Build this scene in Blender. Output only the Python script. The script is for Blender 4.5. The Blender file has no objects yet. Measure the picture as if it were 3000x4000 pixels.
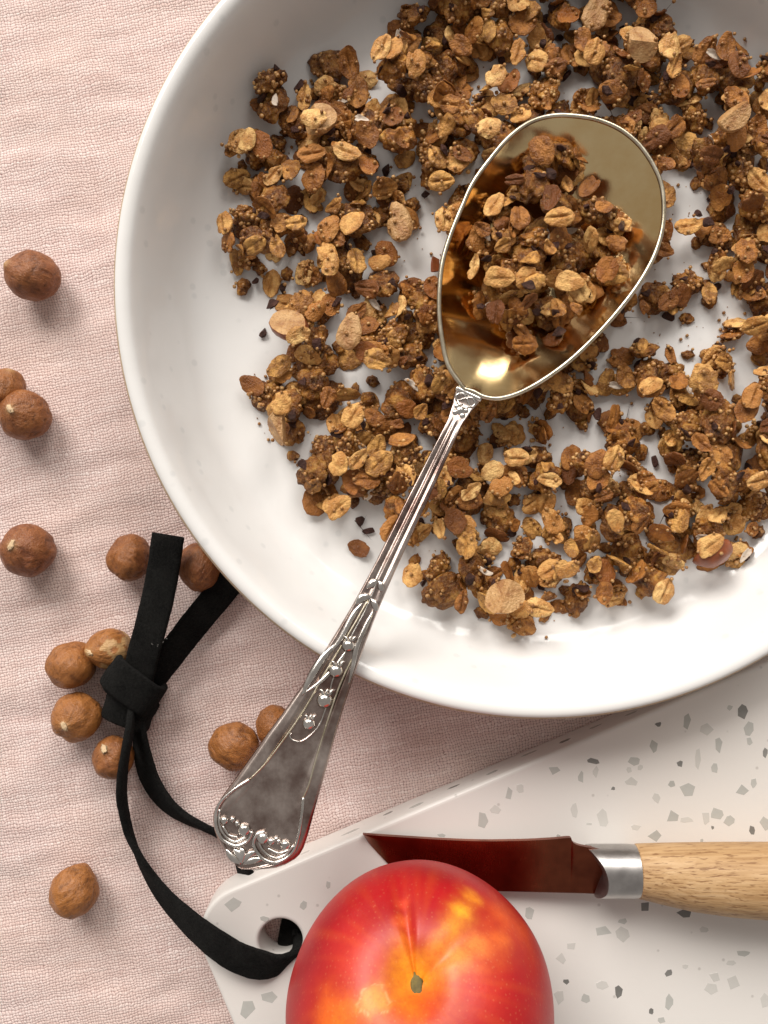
import bpy, bmesh, math, random
import numpy as np
from mathutils import Vector, Matrix, Quaternion, noise

# ------------------------------------------------------------------ camera, light, exposure
HC = 235.0            # camera height above the cloth, millimetres (all lengths below are mm)
PX = 0.07             # one photograph pixel on the cloth, mm
MM = 0.001
sc = bpy.context.scene
COL = sc.collection
cam = bpy.data.cameras.new('camera')
cam.sensor_fit = 'VERTICAL'
cam.angle = 2 * math.atan(2000 * PX / HC)
cam.clip_start = 0.01
cam.clip_end = 20
cam_o = bpy.data.objects.new('camera', cam)
cam_o.location = (0, 0, HC * MM)
COL.objects.link(cam_o)
sc.camera = cam_o

world = bpy.data.worlds.new('World')
sc.world = world
world.use_nodes = True
bg = world.node_tree.nodes['Background']
bg.inputs[0].default_value = (1.0, 0.93, 0.87, 1)
bg.inputs[1].default_value = 0.29

def area_lamp(name, loc, target, sx, sy, power, color):
    l = bpy.data.lights.new(name, 'AREA')
    l.shape = 'RECTANGLE'; l.size = sx; l.size_y = sy; l.energy = power; l.color = color
    o = bpy.data.objects.new(name, l)
    o.location = loc
    o.rotation_euler = (Vector(target) - Vector(loc)).to_track_quat('-Z', 'Y').to_euler()
    COL.objects.link(o)
area_lamp('window_light', (-1.00, 1.95, 1.62), (0, 0.0, 0), 1.30, 1.35, 77.0, (1.0, 0.955, 0.90))
area_lamp('window_light', (0.75, 2.12, 1.62), (0, 0.0, 0), 1.25, 1.35, 38.0, (1.0, 0.955, 0.90))

sc.view_settings.view_transform = 'Standard'
sc.view_settings.look = 'None'
sc.view_settings.exposure = 0.06
sc.view_settings.gamma = 1.0
sc.view_settings.use_curve_mapping = False

# ------------------------------------------------------------------ helpers
def W(px, py, z=0.0):
    k = PX * (1 - z / HC)
    return Vector(((px - 1500) * k, (2000 - py) * k, z))

def tag(o, label=None, cat=None, group=None, kind=None):
    if label: o['label'] = label
    if cat: o['category'] = cat
    if group: o['group'] = group
    if kind: o['kind'] = kind
    return o

def mesh(name, v, f, mats=None, smooth=True, mi=None):
    m = bpy.data.meshes.new(name)
    m.from_pydata([(a[0] * MM, a[1] * MM, a[2] * MM) for a in v], [], f)
    for x in (mats or []): m.materials.append(x)
    if mi is not None:
        m.polygons.foreach_set('material_index', mi)
    if smooth: m.polygons.foreach_set('use_smooth', [True] * len(m.polygons))
    m.update()
    return m

def obj(name, m, parent=None, loc=None, mat=None):
    o = bpy.data.objects.new(name, m)
    COL.objects.link(o)
    if parent is not None: o.parent = parent
    if loc is not None: o.location = Vector(loc) * MM
    if mat is not None: o.matrix_local = mat
    return o

def empty(name, loc=(0, 0, 0)):
    o = bpy.data.objects.new(name, None)
    o.empty_display_size = 0.005
    o.location = Vector(loc) * MM
    COL.objects.link(o)
    return o

class NT:
    def __init__(s, name):
        s.m = bpy.data.materials.new(name); s.m.use_nodes = True
        s.t = s.m.node_tree; s.n = s.t.nodes
        s.b = s.n['Principled BSDF']
    def new(s, typ, **kw):
        n = s.n.new(typ)
        for k, v in kw.items(): setattr(n, k, v)
        return n
    def l(s, a, b): s.t.links.new(a, b)
    def put(s, sock, v):
        if hasattr(v, 'is_output') : s.l(v, sock)
        else: sock.default_value = v
    def math(s, op, a, b=0.0, c=0.0, clamp=False):
        n = s.new('ShaderNodeMath', operation=op, use_clamp=clamp)
        s.put(n.inputs[0], a); s.put(n.inputs[1], b); s.put(n.inputs[2], c)
        return n.outputs[0]
    def vmath(s, op, a, b=(0, 0, 0)):
        n = s.new('ShaderNodeVectorMath', operation=op)
        s.put(n.inputs[0], a); s.put(n.inputs[1], b)
        return n.outputs[0]
    def coord(s, which='Object', scale=(1, 1, 1), rot=(0, 0, 0), loc=(0, 0, 0)):
        c = s.new('ShaderNodeTexCoord'); m = s.new('ShaderNodeMapping')
        m.inputs['Scale'].default_value = scale; m.inputs['Rotation'].default_value = rot
        m.inputs['Location'].default_value = loc
        s.l(c.outputs[which], m.inputs[0]); return m.outputs[0]
    def noise(s, vec, scale, detail=4, rough=0.55, dist=0.0, dim='3D', w=None):
        n = s.new('ShaderNodeTexNoise', noise_dimensions=dim)
        if vec is not None: s.l(vec, n.inputs['Vector'])
        if w is not None: s.put(n.inputs['W'], w)
        n.inputs['Scale'].default_value = scale; n.inputs['Detail'].default_value = detail
        n.inputs['Roughness'].default_value = rough; n.inputs['Distortion'].default_value = dist
        return n.outputs['Fac']
    def ramp(s, fac, stops, interp='LINEAR'):
        n = s.new('ShaderNodeValToRGB'); e = n.color_ramp.elements; n.color_ramp.interpolation = interp
        while len(e) < len(stops): e.new(0.5)
        for el, (p, c) in zip(e, stops):
            el.position = p; el.color = (c[0], c[1], c[2], 1) if hasattr(c, '__len__') else (c, c, c, 1)
        s.l(fac, n.inputs[0]); return n.outputs[0]
    def mix(s, fac, a, b, mode='MIX'):
        n = s.new('ShaderNodeMix', data_type='RGBA', blend_type=mode)
        s.put(n.inputs[0], fac); s.put(n.inputs[6], a); s.put(n.inputs[7], b)
        return n.outputs[2]
    def bump(s, h, strength=0.5, dist=0.001, normal=None):
        n = s.new('ShaderNodeBump')
        n.inputs['Strength'].default_value = strength; n.inputs['Distance'].default_value = dist
        s.l(h, n.inputs['Height'])
        if normal is not None: s.l(normal, n.inputs['Normal'])
        return n.outputs[0]
    def rand(s):
        return s.new('ShaderNodeObjectInfo').outputs['Random']
    def set(s, **kw):
        names = dict(color='Base Color', rough='Roughness', metal='Metallic', spec='Specular IOR Level', normal='Normal',
                     coat='Coat Weight', coat_rough='Coat Roughness', sheen='Sheen Weight', sheen_rough='Sheen Roughness',
                     sss='Subsurface Weight', trans='Transmission Weight', ior='IOR')
        for k, v in kw.items():
            if k == 'color' and isinstance(v, tuple) and len(v) == 3: v = (*v, 1)
            s.put(s.b.inputs[names[k]], v)
        return s.m

# ------------------------------------------------------------------ materials
def mat_linen():
    s = NT('pink_linen')
    P = 0.00079
    co = s.coord('Object', rot=(0, 0, math.radians(-12)))
    wob = s.new('ShaderNodeTexNoise'); s.l(co, wob.inputs['Vector'])
    wob.inputs['Scale'].default_value = 70; wob.inputs['Detail'].default_value = 3
    off = s.vmath('SCALE', s.vmath('SUBTRACT', wob.outputs['Color'], (0.5, 0.5, 0.5)))
    off.node.inputs['Scale'].default_value = 0.0032
    wob2 = s.new('ShaderNodeTexNoise'); s.l(co, wob2.inputs['Vector'])
    wob2.inputs['Scale'].default_value = 620; wob2.inputs['Detail'].default_value = 1
    off2 = s.vmath('SCALE', s.vmath('SUBTRACT', wob2.outputs['Color'], (0.5, 0.5, 0.5)))
    off2.node.inputs['Scale'].default_value = 0.0011
    v = s.vmath('ADD', s.vmath('ADD', co, off), off2)
    sp = s.new('ShaderNodeSeparateXYZ'); s.l(v, sp.inputs[0])
    u = s.math('DIVIDE', sp.outputs[0], P); w = s.math('DIVIDE', sp.outputs[1], P * 1.0)
    fu = s.math('MULTIPLY', s.math('SUBTRACT', s.math('FRACT', u), 0.5), 2.0)
    fw = s.math('MULTIPLY', s.math('SUBTRACT', s.math('FRACT', w), 0.5), 2.0)
    iu = s.math('FLOOR', u); iw = s.math('FLOOR', w)
    par = s.math('FLOORED_MODULO', s.math('ADD', iu, iw), 2.0)
    fu2 = s.math('MULTIPLY', fu, fu); fw2 = s.math('MULTIPLY', fw, fw)
    a = s.math('MULTIPLY', s.math('SUBTRACT', 1.0, fu2), s.math('MULTIPLY_ADD', fw2, -0.5, 1.0))
    b = s.math('MULTIPLY', s.math('SUBTRACT', 1.0, fw2), s.math('MULTIPLY_ADD', fu2, -0.5, 1.0))
    h = s.math('ADD', s.math('MULTIPLY', a, par), s.math('MULTIPLY', b, s.math('SUBTRACT', 1.0, par)))
    # thread to thread tone: each warp and weft thread its own dye, drifting along its length
    c1 = s.new('ShaderNodeCombineXYZ'); s.l(s.math('MULTIPLY', iu, 7.31), c1.inputs[0]); s.l(s.math('MULTIPLY', sp.outputs[1], 60.0), c1.inputs[1])
    t1 = s.noise(c1.outputs[0], 1.0, 2, 0.6)
    c2 = s.new('ShaderNodeCombineXYZ'); s.l(s.math('MULTIPLY', iw, 5.77), c2.inputs[1]); s.l(s.math('MULTIPLY', sp.outputs[0], 45.0), c2.inputs[0])
    t2 = s.noise(c2.outputs[0], 1.0, 2, 0.6)
    t = s.math('ADD', s.math('MULTIPLY', t1, par), s.math('MULTIPLY', t2, s.math('SUBTRACT', 1.0, par)))
    t = s.math('ADD', s.math('MULTIPLY', t, 0.75), s.math('MULTIPLY', t2, 0.25))
    big = s.noise(co, 26, 5, 0.6)
    slub = s.noise(s.coord('Object', rot=(0, 0, math.radians(-12)), scale=(40, 420, 1)), 1.0, 4, 0.65)
    col = s.ramp(t, [(0.28, (0.68, 0.50, 0.465)), (0.5, (0.80, 0.635, 0.595)), (0.72, (0.90, 0.775, 0.735))])
    col = s.mix(s.math('MULTIPLY', s.ramp(big, [(0.35, 0.0), (0.65, 1.0)]), 0.42), col, (0.72, 0.54, 0.455, 1))  # peach patches paint warm caustic light into the cloth colour
    col = s.mix(s.math('MULTIPLY', s.ramp(slub, [(0.42, 0.0), (0.66, 1.0)]), 0.22), col, (0.88, 0.77, 0.74, 1))
    gap_shade = s.ramp(h, [(0.10, 0.0), (0.42, 1.0)])  # shade between the threads, painted as a darker pink-brown
    col = s.mix(gap_shade, (0.31, 0.18, 0.165, 1), col)
    fib = s.noise(co, 5200, 3, 0.7)
    hh = s.math('ADD', s.math('ADD', h, s.math('MULTIPLY', fib, 0.35)), s.math('MULTIPLY', slub, 0.35))
    n = s.bump(hh, 0.55, 0.00028)
    return s.set(color=col, rough=0.95, spec=0.15, normal=n, sheen=0.12)

def mat_glaze():
    s = NT('white_stoneware_glaze')
    co = s.coord()
    blot = s.noise(co, 34, 4, 0.6)
    vor = s.new('ShaderNodeTexVoronoi'); s.l(co, vor.inputs['Vector']); vor.inputs['Scale'].default_value = 260
    pres = s.new('ShaderNodeSeparateColor'); s.l(vor.outputs['Color'], pres.inputs[0])
    dot = s.math('MULTIPLY', s.ramp(vor.outputs['Distance'], [(0.16, 1.0), (0.30, 0.0)]), s.math('GREATER_THAN', pres.outputs[0], 0.80))
    col = s.mix(blot, (0.765, 0.75, 0.73, 1), (0.805, 0.795, 0.78, 1))
    col = s.mix(s.math('MULTIPLY', dot, 0.33), col, (0.56, 0.57, 0.565, 1))
    wav = s.math('ADD', s.noise(co, 55, 2, 0.5), s.math('MULTIPLY', s.noise(co, 420, 2, 0.5), 0.06))
    n = s.bump(wav, 0.35, 0.0009)
    return s.set(color=col, rough=s.ramp(blot, [(0.3, 0.10), (0.7, 0.17)]), spec=0.5, normal=n)

def mat_bare_clay():
    s = NT('bare_clay_edge')
    k = s.noise(s.coord(), 900, 4, 0.6)
    return s.set(color=s.ramp(k, [(0.3, (0.42, 0.30, 0.19)), (0.7, (0.60, 0.48, 0.34))]), rough=0.6, normal=s.bump(k, 0.3, 0.0002))

def mat_flake(name, light, mid, dark):
    s = NT(name)
    co = s.coord(); r = s.rand()
    sh = s.vmath('ADD', co, (0, 0, 0))
    cmb = s.new('ShaderNodeCombineXYZ'); s.l(r, cmb.inputs[0]); s.l(s.math('MULTIPLY', r, 3.7), cmb.inputs[2])
    v = s.vmath('ADD', sh, cmb.outputs[0])
    k = s.noise(v, 330, 5, 0.62)
    fine = s.noise(v, 2200, 3, 0.6)
    base = s.ramp(r, [(0.0, dark), (0.32, mid), (0.58, mid), (0.88, light), (1.0, light)])
    stain = s.ramp(k, [(0.42, 0.0), (0.56, 1.0)])
    col = s.mix(s.math('MULTIPLY', stain, 0.72), base, (*dark, 1))
    col = s.mix(s.math('MULTIPLY', s.ramp(fine, [(0.5, 0.0), (0.75, 1.0)]), 0.45), col, (dark[0] * .6, dark[1] * .55, dark[2] * .5, 1))
    at = s.new('ShaderNodeAttribute', attribute_name='toast')
    col = s.mix(s.math('MULTIPLY', at.outputs['Fac'], 0.70), col, (0.20, 0.085, 0.025, 1))
    h = s.math('ADD', k, s.math('MULTIPLY', fine, 0.6))
    return s.set(color=col, rough=s.ramp(k, [(0.35, 0.50), (0.6, 0.26)]), spec=0.36, normal=s.bump(h, 0.9, 0.0008))

def mat_nugget():
    s = NT('glazed_oat_crust')
    r = s.rand()
    cmb = s.new('ShaderNodeCombineXYZ'); s.l(r, cmb.inputs[0]); s.l(s.math('MULTIPLY', r, 5.1), cmb.inputs[1])
    v = s.vmath('ADD', s.coord(), cmb.outputs[0])
    k = s.noise(v, 280, 6, 0.65, 0.4)
    f = s.noise(v, 1300, 4, 0.65)
    base = s.ramp(k, [(0.32, (0.040, 0.011, 0.002)), (0.46, (0.185, 0.058, 0.007)), (0.57, (0.42, 0.165, 0.026)), (0.68, (0.72, 0.38, 0.09))])
    col = s.mix(s.math('MULTIPLY', r, 0.5), base, (0.075, 0.023, 0.005, 1))
    col = s.mix(s.math('MULTIPLY', s.ramp(f, [(0.52, 0.0), (0.7, 1.0)]), 0.4), col, (0.62, 0.38, 0.15, 1))
    h = s.math('ADD', k, s.math('MULTIPLY', f, 0.5))
    return s.set(color=col, rough=s.ramp(f, [(0.3, 0.20), (0.7, 0.42)]), spec=0.36, normal=s.bump(h, 1.0, 0.0012))

def mat_seed():
    s = NT('popped_seed')
    k = s.noise(s.coord(), 700, 3, 0.6)
    r = s.rand()
    c = s.ramp(k, [(0.32, (0.22, 0.080, 0.018)), (0.48, (0.44, 0.21, 0.06)), (0.64, (0.70, 0.43, 0.17))])
    return s.set(color=s.mix(s.math('MULTIPLY', r, 0.35), c, (0.16, 0.06, 0.018, 1)), rough=0.32, spec=0.5, normal=s.bump(s.noise(s.coord(), 3500, 2), 0.4, 0.0002))

def mat_nib():
    s = NT('cacao_nib')
    k = s.noise(s.coord(), 600, 5, 0.65); r = s.rand()
    c = s.ramp(k, [(0.3, (0.016, 0.006, 0.004)), (0.55, (0.055, 0.021, 0.013)), (0.75, (0.16, 0.07, 0.040))])
    return s.set(color=s.mix(s.math('MULTIPLY', r, 0.5), c, (0.085, 0.030, 0.022, 1)), rough=0.55, spec=0.3, normal=s.bump(k, 1.0, 0.0014))

def mat_cream_nut():
    s = NT('cream_nut_flesh')
    r = s.rand(); k = s.noise(s.coord(), 260, 5, 0.6); f = s.noise(s.coord(), 1500, 3, 0.6)
    c = s.ramp(k, [(0.34, (0.30, 0.12, 0.035)), (0.48, (0.48, 0.255, 0.095)), (0.66, (0.62, 0.375, 0.165))])
    c = s.mix(s.math('MULTIPLY', s.ramp(f, [(0.55, 0.0), (0.72, 1.0)]), 0.6), c, (0.26, 0.10, 0.030, 1))
    return s.set(color=c, rough=0.42, normal=s.bump(s.math('ADD', k, f), 0.7, 0.0008))

def mat_hazel(name='hazelnut_skin', tint=0.0):
    s = NT(name)
    r = s.rand()
    at = s.new('ShaderNodeAttribute', attribute_name='ridge')
    al = s.new('ShaderNodeAttribute', attribute_name='bare')
    co = s.coord()
    v = s.coord(scale=(1, 1, 0.16))
    k = s.noise(v, 620, 5, 0.65, 0.3)
    big = s.noise(co, 130, 3, 0.55)
    f = s.noise(co, 2600, 3, 0.65)
    c = s.ramp(k, [(0.30, (0.085, 0.024, 0.008)), (0.48, (0.215, 0.068, 0.021)), (0.68, (0.34, 0.135, 0.046))])
    c = s.mix(s.math('MULTIPLY', s.ramp(big, [(0.38, 0.0), (0.62, 1.0)]), 0.5), c, (0.36, 0.135, 0.030, 1))
    tn = s.new('ShaderNodeAttribute', attribute_type='OBJECT', attribute_name='tone')
    c = s.mix(s.math('MULTIPLY', tn.outputs['Fac'], 0.7), s.mix(0.35, c, (0.22, 0.066, 0.028, 1)), s.mix(0.6, c, (0.50, 0.205, 0.042, 1)))
    c = s.mix(s.math('MULTIPLY', at.outputs['Fac'], 0.65), c, (0.055, 0.016, 0.006, 1))
    c = s.mix(s.math('MULTIPLY', al.outputs['Fac'], 0.85), c, (0.55, 0.34, 0.15, 1))
    c = s.mix(s.math('MULTIPLY', s.ramp(f, [(0.56, 0.0), (0.72, 1.0)]), 0.25), c, (0.50, 0.26, 0.13, 1))
    h = s.math('ADD', s.math('MULTIPLY', k, 0.9), s.math('MULTIPLY', f, 0.25))
    return s.set(color=c, rough=0.38, spec=0.48, normal=s.bump(h, 0.8, 0.0009))

def mat_metal(name, c1, c2, r1, r2, scale=60, scratch=0.12):
    s = NT(name)
    k = s.noise(s.coord(), scale, 5, 0.65)
    f = s.noise(s.coord(scale=(1, 0.08, 1), rot=(0, 0, 0.5)), 2600, 3, 0.7)
    c = s.ramp(k, [(0.34, c1), (0.66, c2)])
    rr = s.math('ADD', s.ramp(k, [(0.3, r1), (0.7, r2)]), s.math('MULTIPLY', f, scratch))
    return s.set(color=c, rough=rr, metal=1.0, normal=s.bump(f, 0.06, 0.0002))

def mat_suede():
    s = NT('black_suede')
    co = s.coord()
    f = s.noise(co, 1700, 4, 0.8); k = s.noise(co, 160, 4, 0.6)
    lint = s.noise(co, 1500, 2, 0.5)
    c = s.ramp(s.math('ADD', s.math('MULTIPLY', f, 0.6), s.math('MULTIPLY', k, 0.4)), [(0.38, (0.0012, 0.0011, 0.001)), (0.66, (0.019, 0.0185, 0.017))])
    c = s.mix(s.ramp(lint, [(0.77, 0.0), (0.80, 0.35)]), c, (0.10, 0.095, 0.09, 1))
    return s.set(color=c, rough=0.95, spec=0.05, normal=s.bump(f, 1.0, 0.0011), sheen=0.03, sheen_rough=0.6)

def mat_board():
    s = NT('white_terrazzo')
    co = s.coord(); k = s.noise(co, 18, 4, 0.6)
    v = s.new('ShaderNodeTexVoronoi'); s.l(co, v.inputs['Vector']); v.inputs['Scale'].default_value = 420
    p = s.new('ShaderNodeSeparateColor'); s.l(v.outputs['Color'], p.inputs[0])
    dot = s.math('MULTIPLY', s.ramp(v.outputs['Distance'], [(0.10, 1.0), (0.22, 0.0)]), s.math('GREATER_THAN', p.outputs[1], 0.93))
    c = s.mix(k, (0.74, 0.705, 0.665, 1), (0.80, 0.77, 0.735, 1))
    c = s.mix(s.math('MULTIPLY', dot, 0.5), c, (0.40, 0.37, 0.34, 1))
    return s.set(color=c, rough=0.36, spec=0.45, normal=s.bump(s.noise(co, 260, 4, 0.6), 0.06, 0.0006))

def mat_chip(name, a, b):
    s = NT(name); r = s.rand(); k = s.noise(s.coord(), 420, 3, 0.6)
    return s.set(color=s.mix(s.math('ADD', s.math('MULTIPLY', r, 0.5), s.math('MULTIPLY', k, 0.5)), (*a, 1), (*b, 1)), rough=0.25, spec=0.5)

def mat_wood():
    s = NT('pale_oak')
    v = s.coord(scale=(0.055, 1, 1))
    k = s.noise(v, 900, 5, 0.62, 0.4)
    dash = s.noise(s.coord(scale=(0.10, 1, 1), loc=(0.3, 0, 0)), 2300, 2, 0.55)
    big = s.noise(s.coord(scale=(0.2, 1, 1)), 130, 3, 0.5)
    c = s.ramp(k, [(0.28, (0.33, 0.185, 0.080)), (0.5, (0.50, 0.315, 0.155)), (0.72, (0.61, 0.42, 0.235))])
    c = s.mix(s.math('MULTIPLY', s.ramp(big, [(0.42, 0.0), (0.62, 1.0)]), 0.35), c, (0.40, 0.23, 0.10, 1))
    c = s.mix(s.math('MULTIPLY', s.ramp(dash, [(0.57, 0.0), (0.64, 1.0)]), 0.75), c, (0.19, 0.085, 0.032, 1))
    h = s.math('SUBTRACT', k, dash)
    return s.set(color=c, rough=0.5, spec=0.35, normal=s.bump(h, 0.25, 0.0004))

def mat_fruit():
    s = NT('nectarine_skin')
    at = s.new('ShaderNodeAttribute', attribute_name='skin')
    co = s.coord()
    v = s.new('ShaderNodeTexVoronoi'); s.l(co, v.inputs['Vector']); v.inputs['Scale'].default_value = 900
    dot = s.ramp(v.outputs['Distance'], [(0.10, 1.0), (0.26, 0.0)])
    k = s.noise(co, 300, 5, 0.65)
    k2 = s.noise(co, 1300, 4, 0.7)
    c = s.mix(s.math('MULTIPLY', s.ramp(k, [(0.42, 0.0), (0.66, 1.0)]), 0.22), at.outputs['Color'], (0.36, 0.008, 0.012, 1))
    c = s.mix(s.math('MULTIPLY', s.ramp(k2, [(0.48, 0.0), (0.64, 1.0)]), 0.16), c, (0.40, 0.010, 0.012, 1))
    c = s.mix(s.math('MULTIPLY', dot, 0.10), c, (0.85, 0.42, 0.18, 1))
    return s.set(color=c, rough=0.42, spec=0.42, normal=s.bump(s.noise(co, 700, 4, 0.6), 0.08, 0.0006), sss=0.0)

def mat_plain(name, c, rough=0.6, scale=900, amp=0.5, metal=0.0):
    s = NT(name); k = s.noise(s.coord(), scale, 4, 0.6)
    col = s.mix(k, (*[x * (1 - amp) for x in c], 1), (*[min(1, x * (1 + amp)) for x in c], 1))
    return s.set(color=col, rough=rough, metal=metal, normal=s.bump(k, 0.4, 0.0004))

M = dict(
    linen=mat_linen(), glaze=mat_glaze(), clay=mat_bare_clay(),
    flake=mat_flake('toasted_oat', (0.74, 0.39, 0.105), (0.48, 0.192, 0.040), (0.16, 0.047, 0.008)),
    pale=mat_flake('pale_toasted_oat', (0.90, 0.57, 0.22), (0.80, 0.445, 0.14), (0.44, 0.168, 0.034)),
    amber=mat_flake('amber_corn_flake', (0.52, 0.22, 0.045), (0.42, 0.155, 0.026), (0.25, 0.075, 0.013)),
    nugget=mat_nugget(), seed=mat_seed(), nib=mat_nib(), cream=mat_cream_nut(), hazel=mat_hazel(),
    coconut=mat_plain('white_coconut', (0.62, 0.52, 0.42), 0.5),
    nutred=mat_plain('red_nut_skin', (0.24, 0.065, 0.022), 0.35, 500, 0.4),
    gold=mat_metal('worn_gilt', (0.82, 0.55, 0.235), (0.96, 0.75, 0.41), 0.05, 0.13, 45, 0.07),
    rim=mat_metal('worn_silver_gilt_rim', (0.52, 0.45, 0.32), (0.74, 0.68, 0.55), 0.20, 0.32, 130, 0.10),
    tarnish_reflection=mat_metal('tarnished_silver_painted_reflection', (0.20, 0.125, 0.105), (0.66, 0.58, 0.53), 0.16, 0.30, 60, 0.10),  # tarnished silver, with a dark reddish reflection painted in as brown tint
    silver=mat_metal('bright_silver', (0.50, 0.46, 0.42), (0.86, 0.83, 0.79), 0.12, 0.24, 160, 0.05),
    suede=mat_suede(), board=mat_board(),
    chip_m=mat_chip('grey_stone_chip', (0.41, 0.41, 0.38), (0.58, 0.575, 0.54)),
    chip_l=mat_chip('pale_stone_chip', (0.58, 0.565, 0.53), (0.67, 0.65, 0.61)),
    chip_d=mat_chip('dark_stone_chip', (0.14, 0.135, 0.125), (0.32, 0.315, 0.295)),
    wood=mat_wood(), steel=mat_metal('brushed_steel', (0.40, 0.38, 0.37), (0.60, 0.58, 0.56), 0.26, 0.36, 90, 0.12),
    blade=mat_metal('steel_painted_reflection', (0.12, 0.030, 0.018), (0.42, 0.125, 0.060), 0.16, 0.26, 24, 0.10),  # plain steel; its dark red reflection is painted into the colour
    fruit=mat_fruit(), stem=mat_plain('dry_stem', (0.13, 0.10, 0.022), 0.7, 520, 0.9),
    tip=mat_plain('pale_nut_tip', (0.62, 0.45, 0.27), 0.8, 1200, 0.4),
    lint=mat_plain('white_lint', (0.55, 0.53, 0.50), 0.9),
)

# ------------------------------------------------------------------ generic shapes
def lathe(prof, seg=192):
    v, f = [], []
    rings = []
    for r, z in prof:
        if r < 1e-6:
            rings.append([len(v)]); v.append((0, 0, z))
        else:
            rings.append(list(range(len(v), len(v) + seg)))
            v += [(r * math.cos(2 * math.pi * i / seg), r * math.sin(2 * math.pi * i / seg), z) for i in range(seg)]
    ids = []
    for k in range(len(rings) - 1):
        a, b = rings[k], rings[k + 1]
        for i in range(seg):
            j = (i + 1) % seg
            if len(a) == 1: f.append((a[0], b[i], b[j]))
            elif len(b) == 1: f.append((a[i], b[0], a[j]))
            else: f.append((a[i], b[i], b[j], a[j]))
            ids.append(k)
    return v, f, ids

def catmull(pts, n):
    pts = [np.array(p, float) for p in pts]
    P = [2 * pts[0] - pts[1]] + pts + [2 * pts[-1] - pts[-2]]
    out = []
    for i in range(1, len(P) - 2):
        for k in range(n):
            t = k / n
            a, b, c, d = P[i - 1], P[i], P[i + 1], P[i + 2]
            out.append(0.5 * ((2 * b) + (-a + c) * t + (2 * a - 5 * b + 4 * c - d) * t * t + (-a + 3 * b - 3 * c + d) * t ** 3))
    out.append(P[-2])
    return np.array(out)

def tube(path, rad, seg=10, closed=False, flat=1.0):
    """round tube along path (mm); rad a number or one per point"""
    path = [Vector(p) for p in path]; n = len(path)
    rad = [rad] * n if not hasattr(rad, '__len__') else list(rad)
    v, f = [], []
    up = Vector((0, 0, 1))
    for i, p in enumerate(path):
        a = path[(i - 1) % n] if (closed or i > 0) else path[i]
        b = path[(i + 1) % n] if (closed or i < n - 1) else path[i]
        t = (b - a).normalized()
        s = t.cross(up)
        if s.length < 1e-4: s = Vector((1, 0, 0))
        s.normalize(); u = s.cross(t).normalized()
        for k in range(seg):
            q = 2 * math.pi * k / seg
            v.append(p + s * (rad[i] * math.cos(q)) + u * (rad[i] * flat * math.sin(q)))
    m = n if closed else n - 1
    for i in range(m):
        for k in range(seg):
            a0 = i * seg + k; a1 = i * seg + (k + 1) % seg
            b0 = ((i + 1) % n) * seg + k; b1 = ((i + 1) % n) * seg + (k + 1) % seg
            f.append((a0, a1, b1, b0))
    if not closed:
        f.append(tuple(range(seg))[::-1]); f.append(tuple((n - 1) * seg + k for k in range(seg)))
    return v, f

def join(parts):
    v, f = [], []
    for a, b in parts:
        o = len(v); v += list(a); f += [tuple(i + o for i in q) for q in b]
    return v, f

def ico(sub):
    bm = bmesh.new(); bmesh.ops.create_icosphere(bm, subdivisions=sub, radius=1.0)
    v = np.array([x.co[:] for x in bm.verts]); f = [tuple(x.index for x in q.verts) for q in bm.faces]
    bm.free(); return v, f
ICO = {k: ico(k) for k in (1, 2, 3, 4)}

def poly_mask(X, Y, poly):
    inside = np.zeros(X.shape, bool); n = len(poly); j = n - 1
    for i in range(n):
        xi, yi = poly[i]; xj, yj = poly[j]
        c = ((yi > Y) != (yj > Y)) & (X < (xj - xi) * (Y - yi) / (yj - yi + 1e-12) + xi)
        inside ^= c; j = i
    return inside

# ------------------------------------------------------------------ the linen
def build_cloth():
    nx, ny = 390, 430
    xs = np.linspace(-300, 300, nx); ys = np.linspace(-320, 340, ny)
    v = []
    ca, sa = math.cos(math.radians(14)), math.sin(math.radians(14))
    for y in ys:
        for x in xs:
            a = x * ca + y * sa; b = -x * sa + y * ca
            h = 1.0 * noise.noise((a * 0.020, b * 0.055, 1.0)) + 0.95 * noise.noise((a * 0.042, b * 0.115, 7.0)) \
                + 0.38 * noise.noise((a * 0.12, b * 0.24, 3.0)) + 0.10 * noise.noise((a * 0.3, b * 0.5, 9.0))
            v.append((x, y, min(0.45, h) - 0.45))
    f = [(j * nx + i, j * nx + i + 1, (j + 1) * nx + i + 1, (j + 1) * nx + i) for j in range(ny - 1) for i in range(nx - 1)]
    o = obj('tablecloth', mesh('tablecloth', v, f, [M['linen']]))
    tag(o, 'pale pink linen tablecloth with soft creases under everything', None, None, 'structure')
build_cloth()

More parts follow.
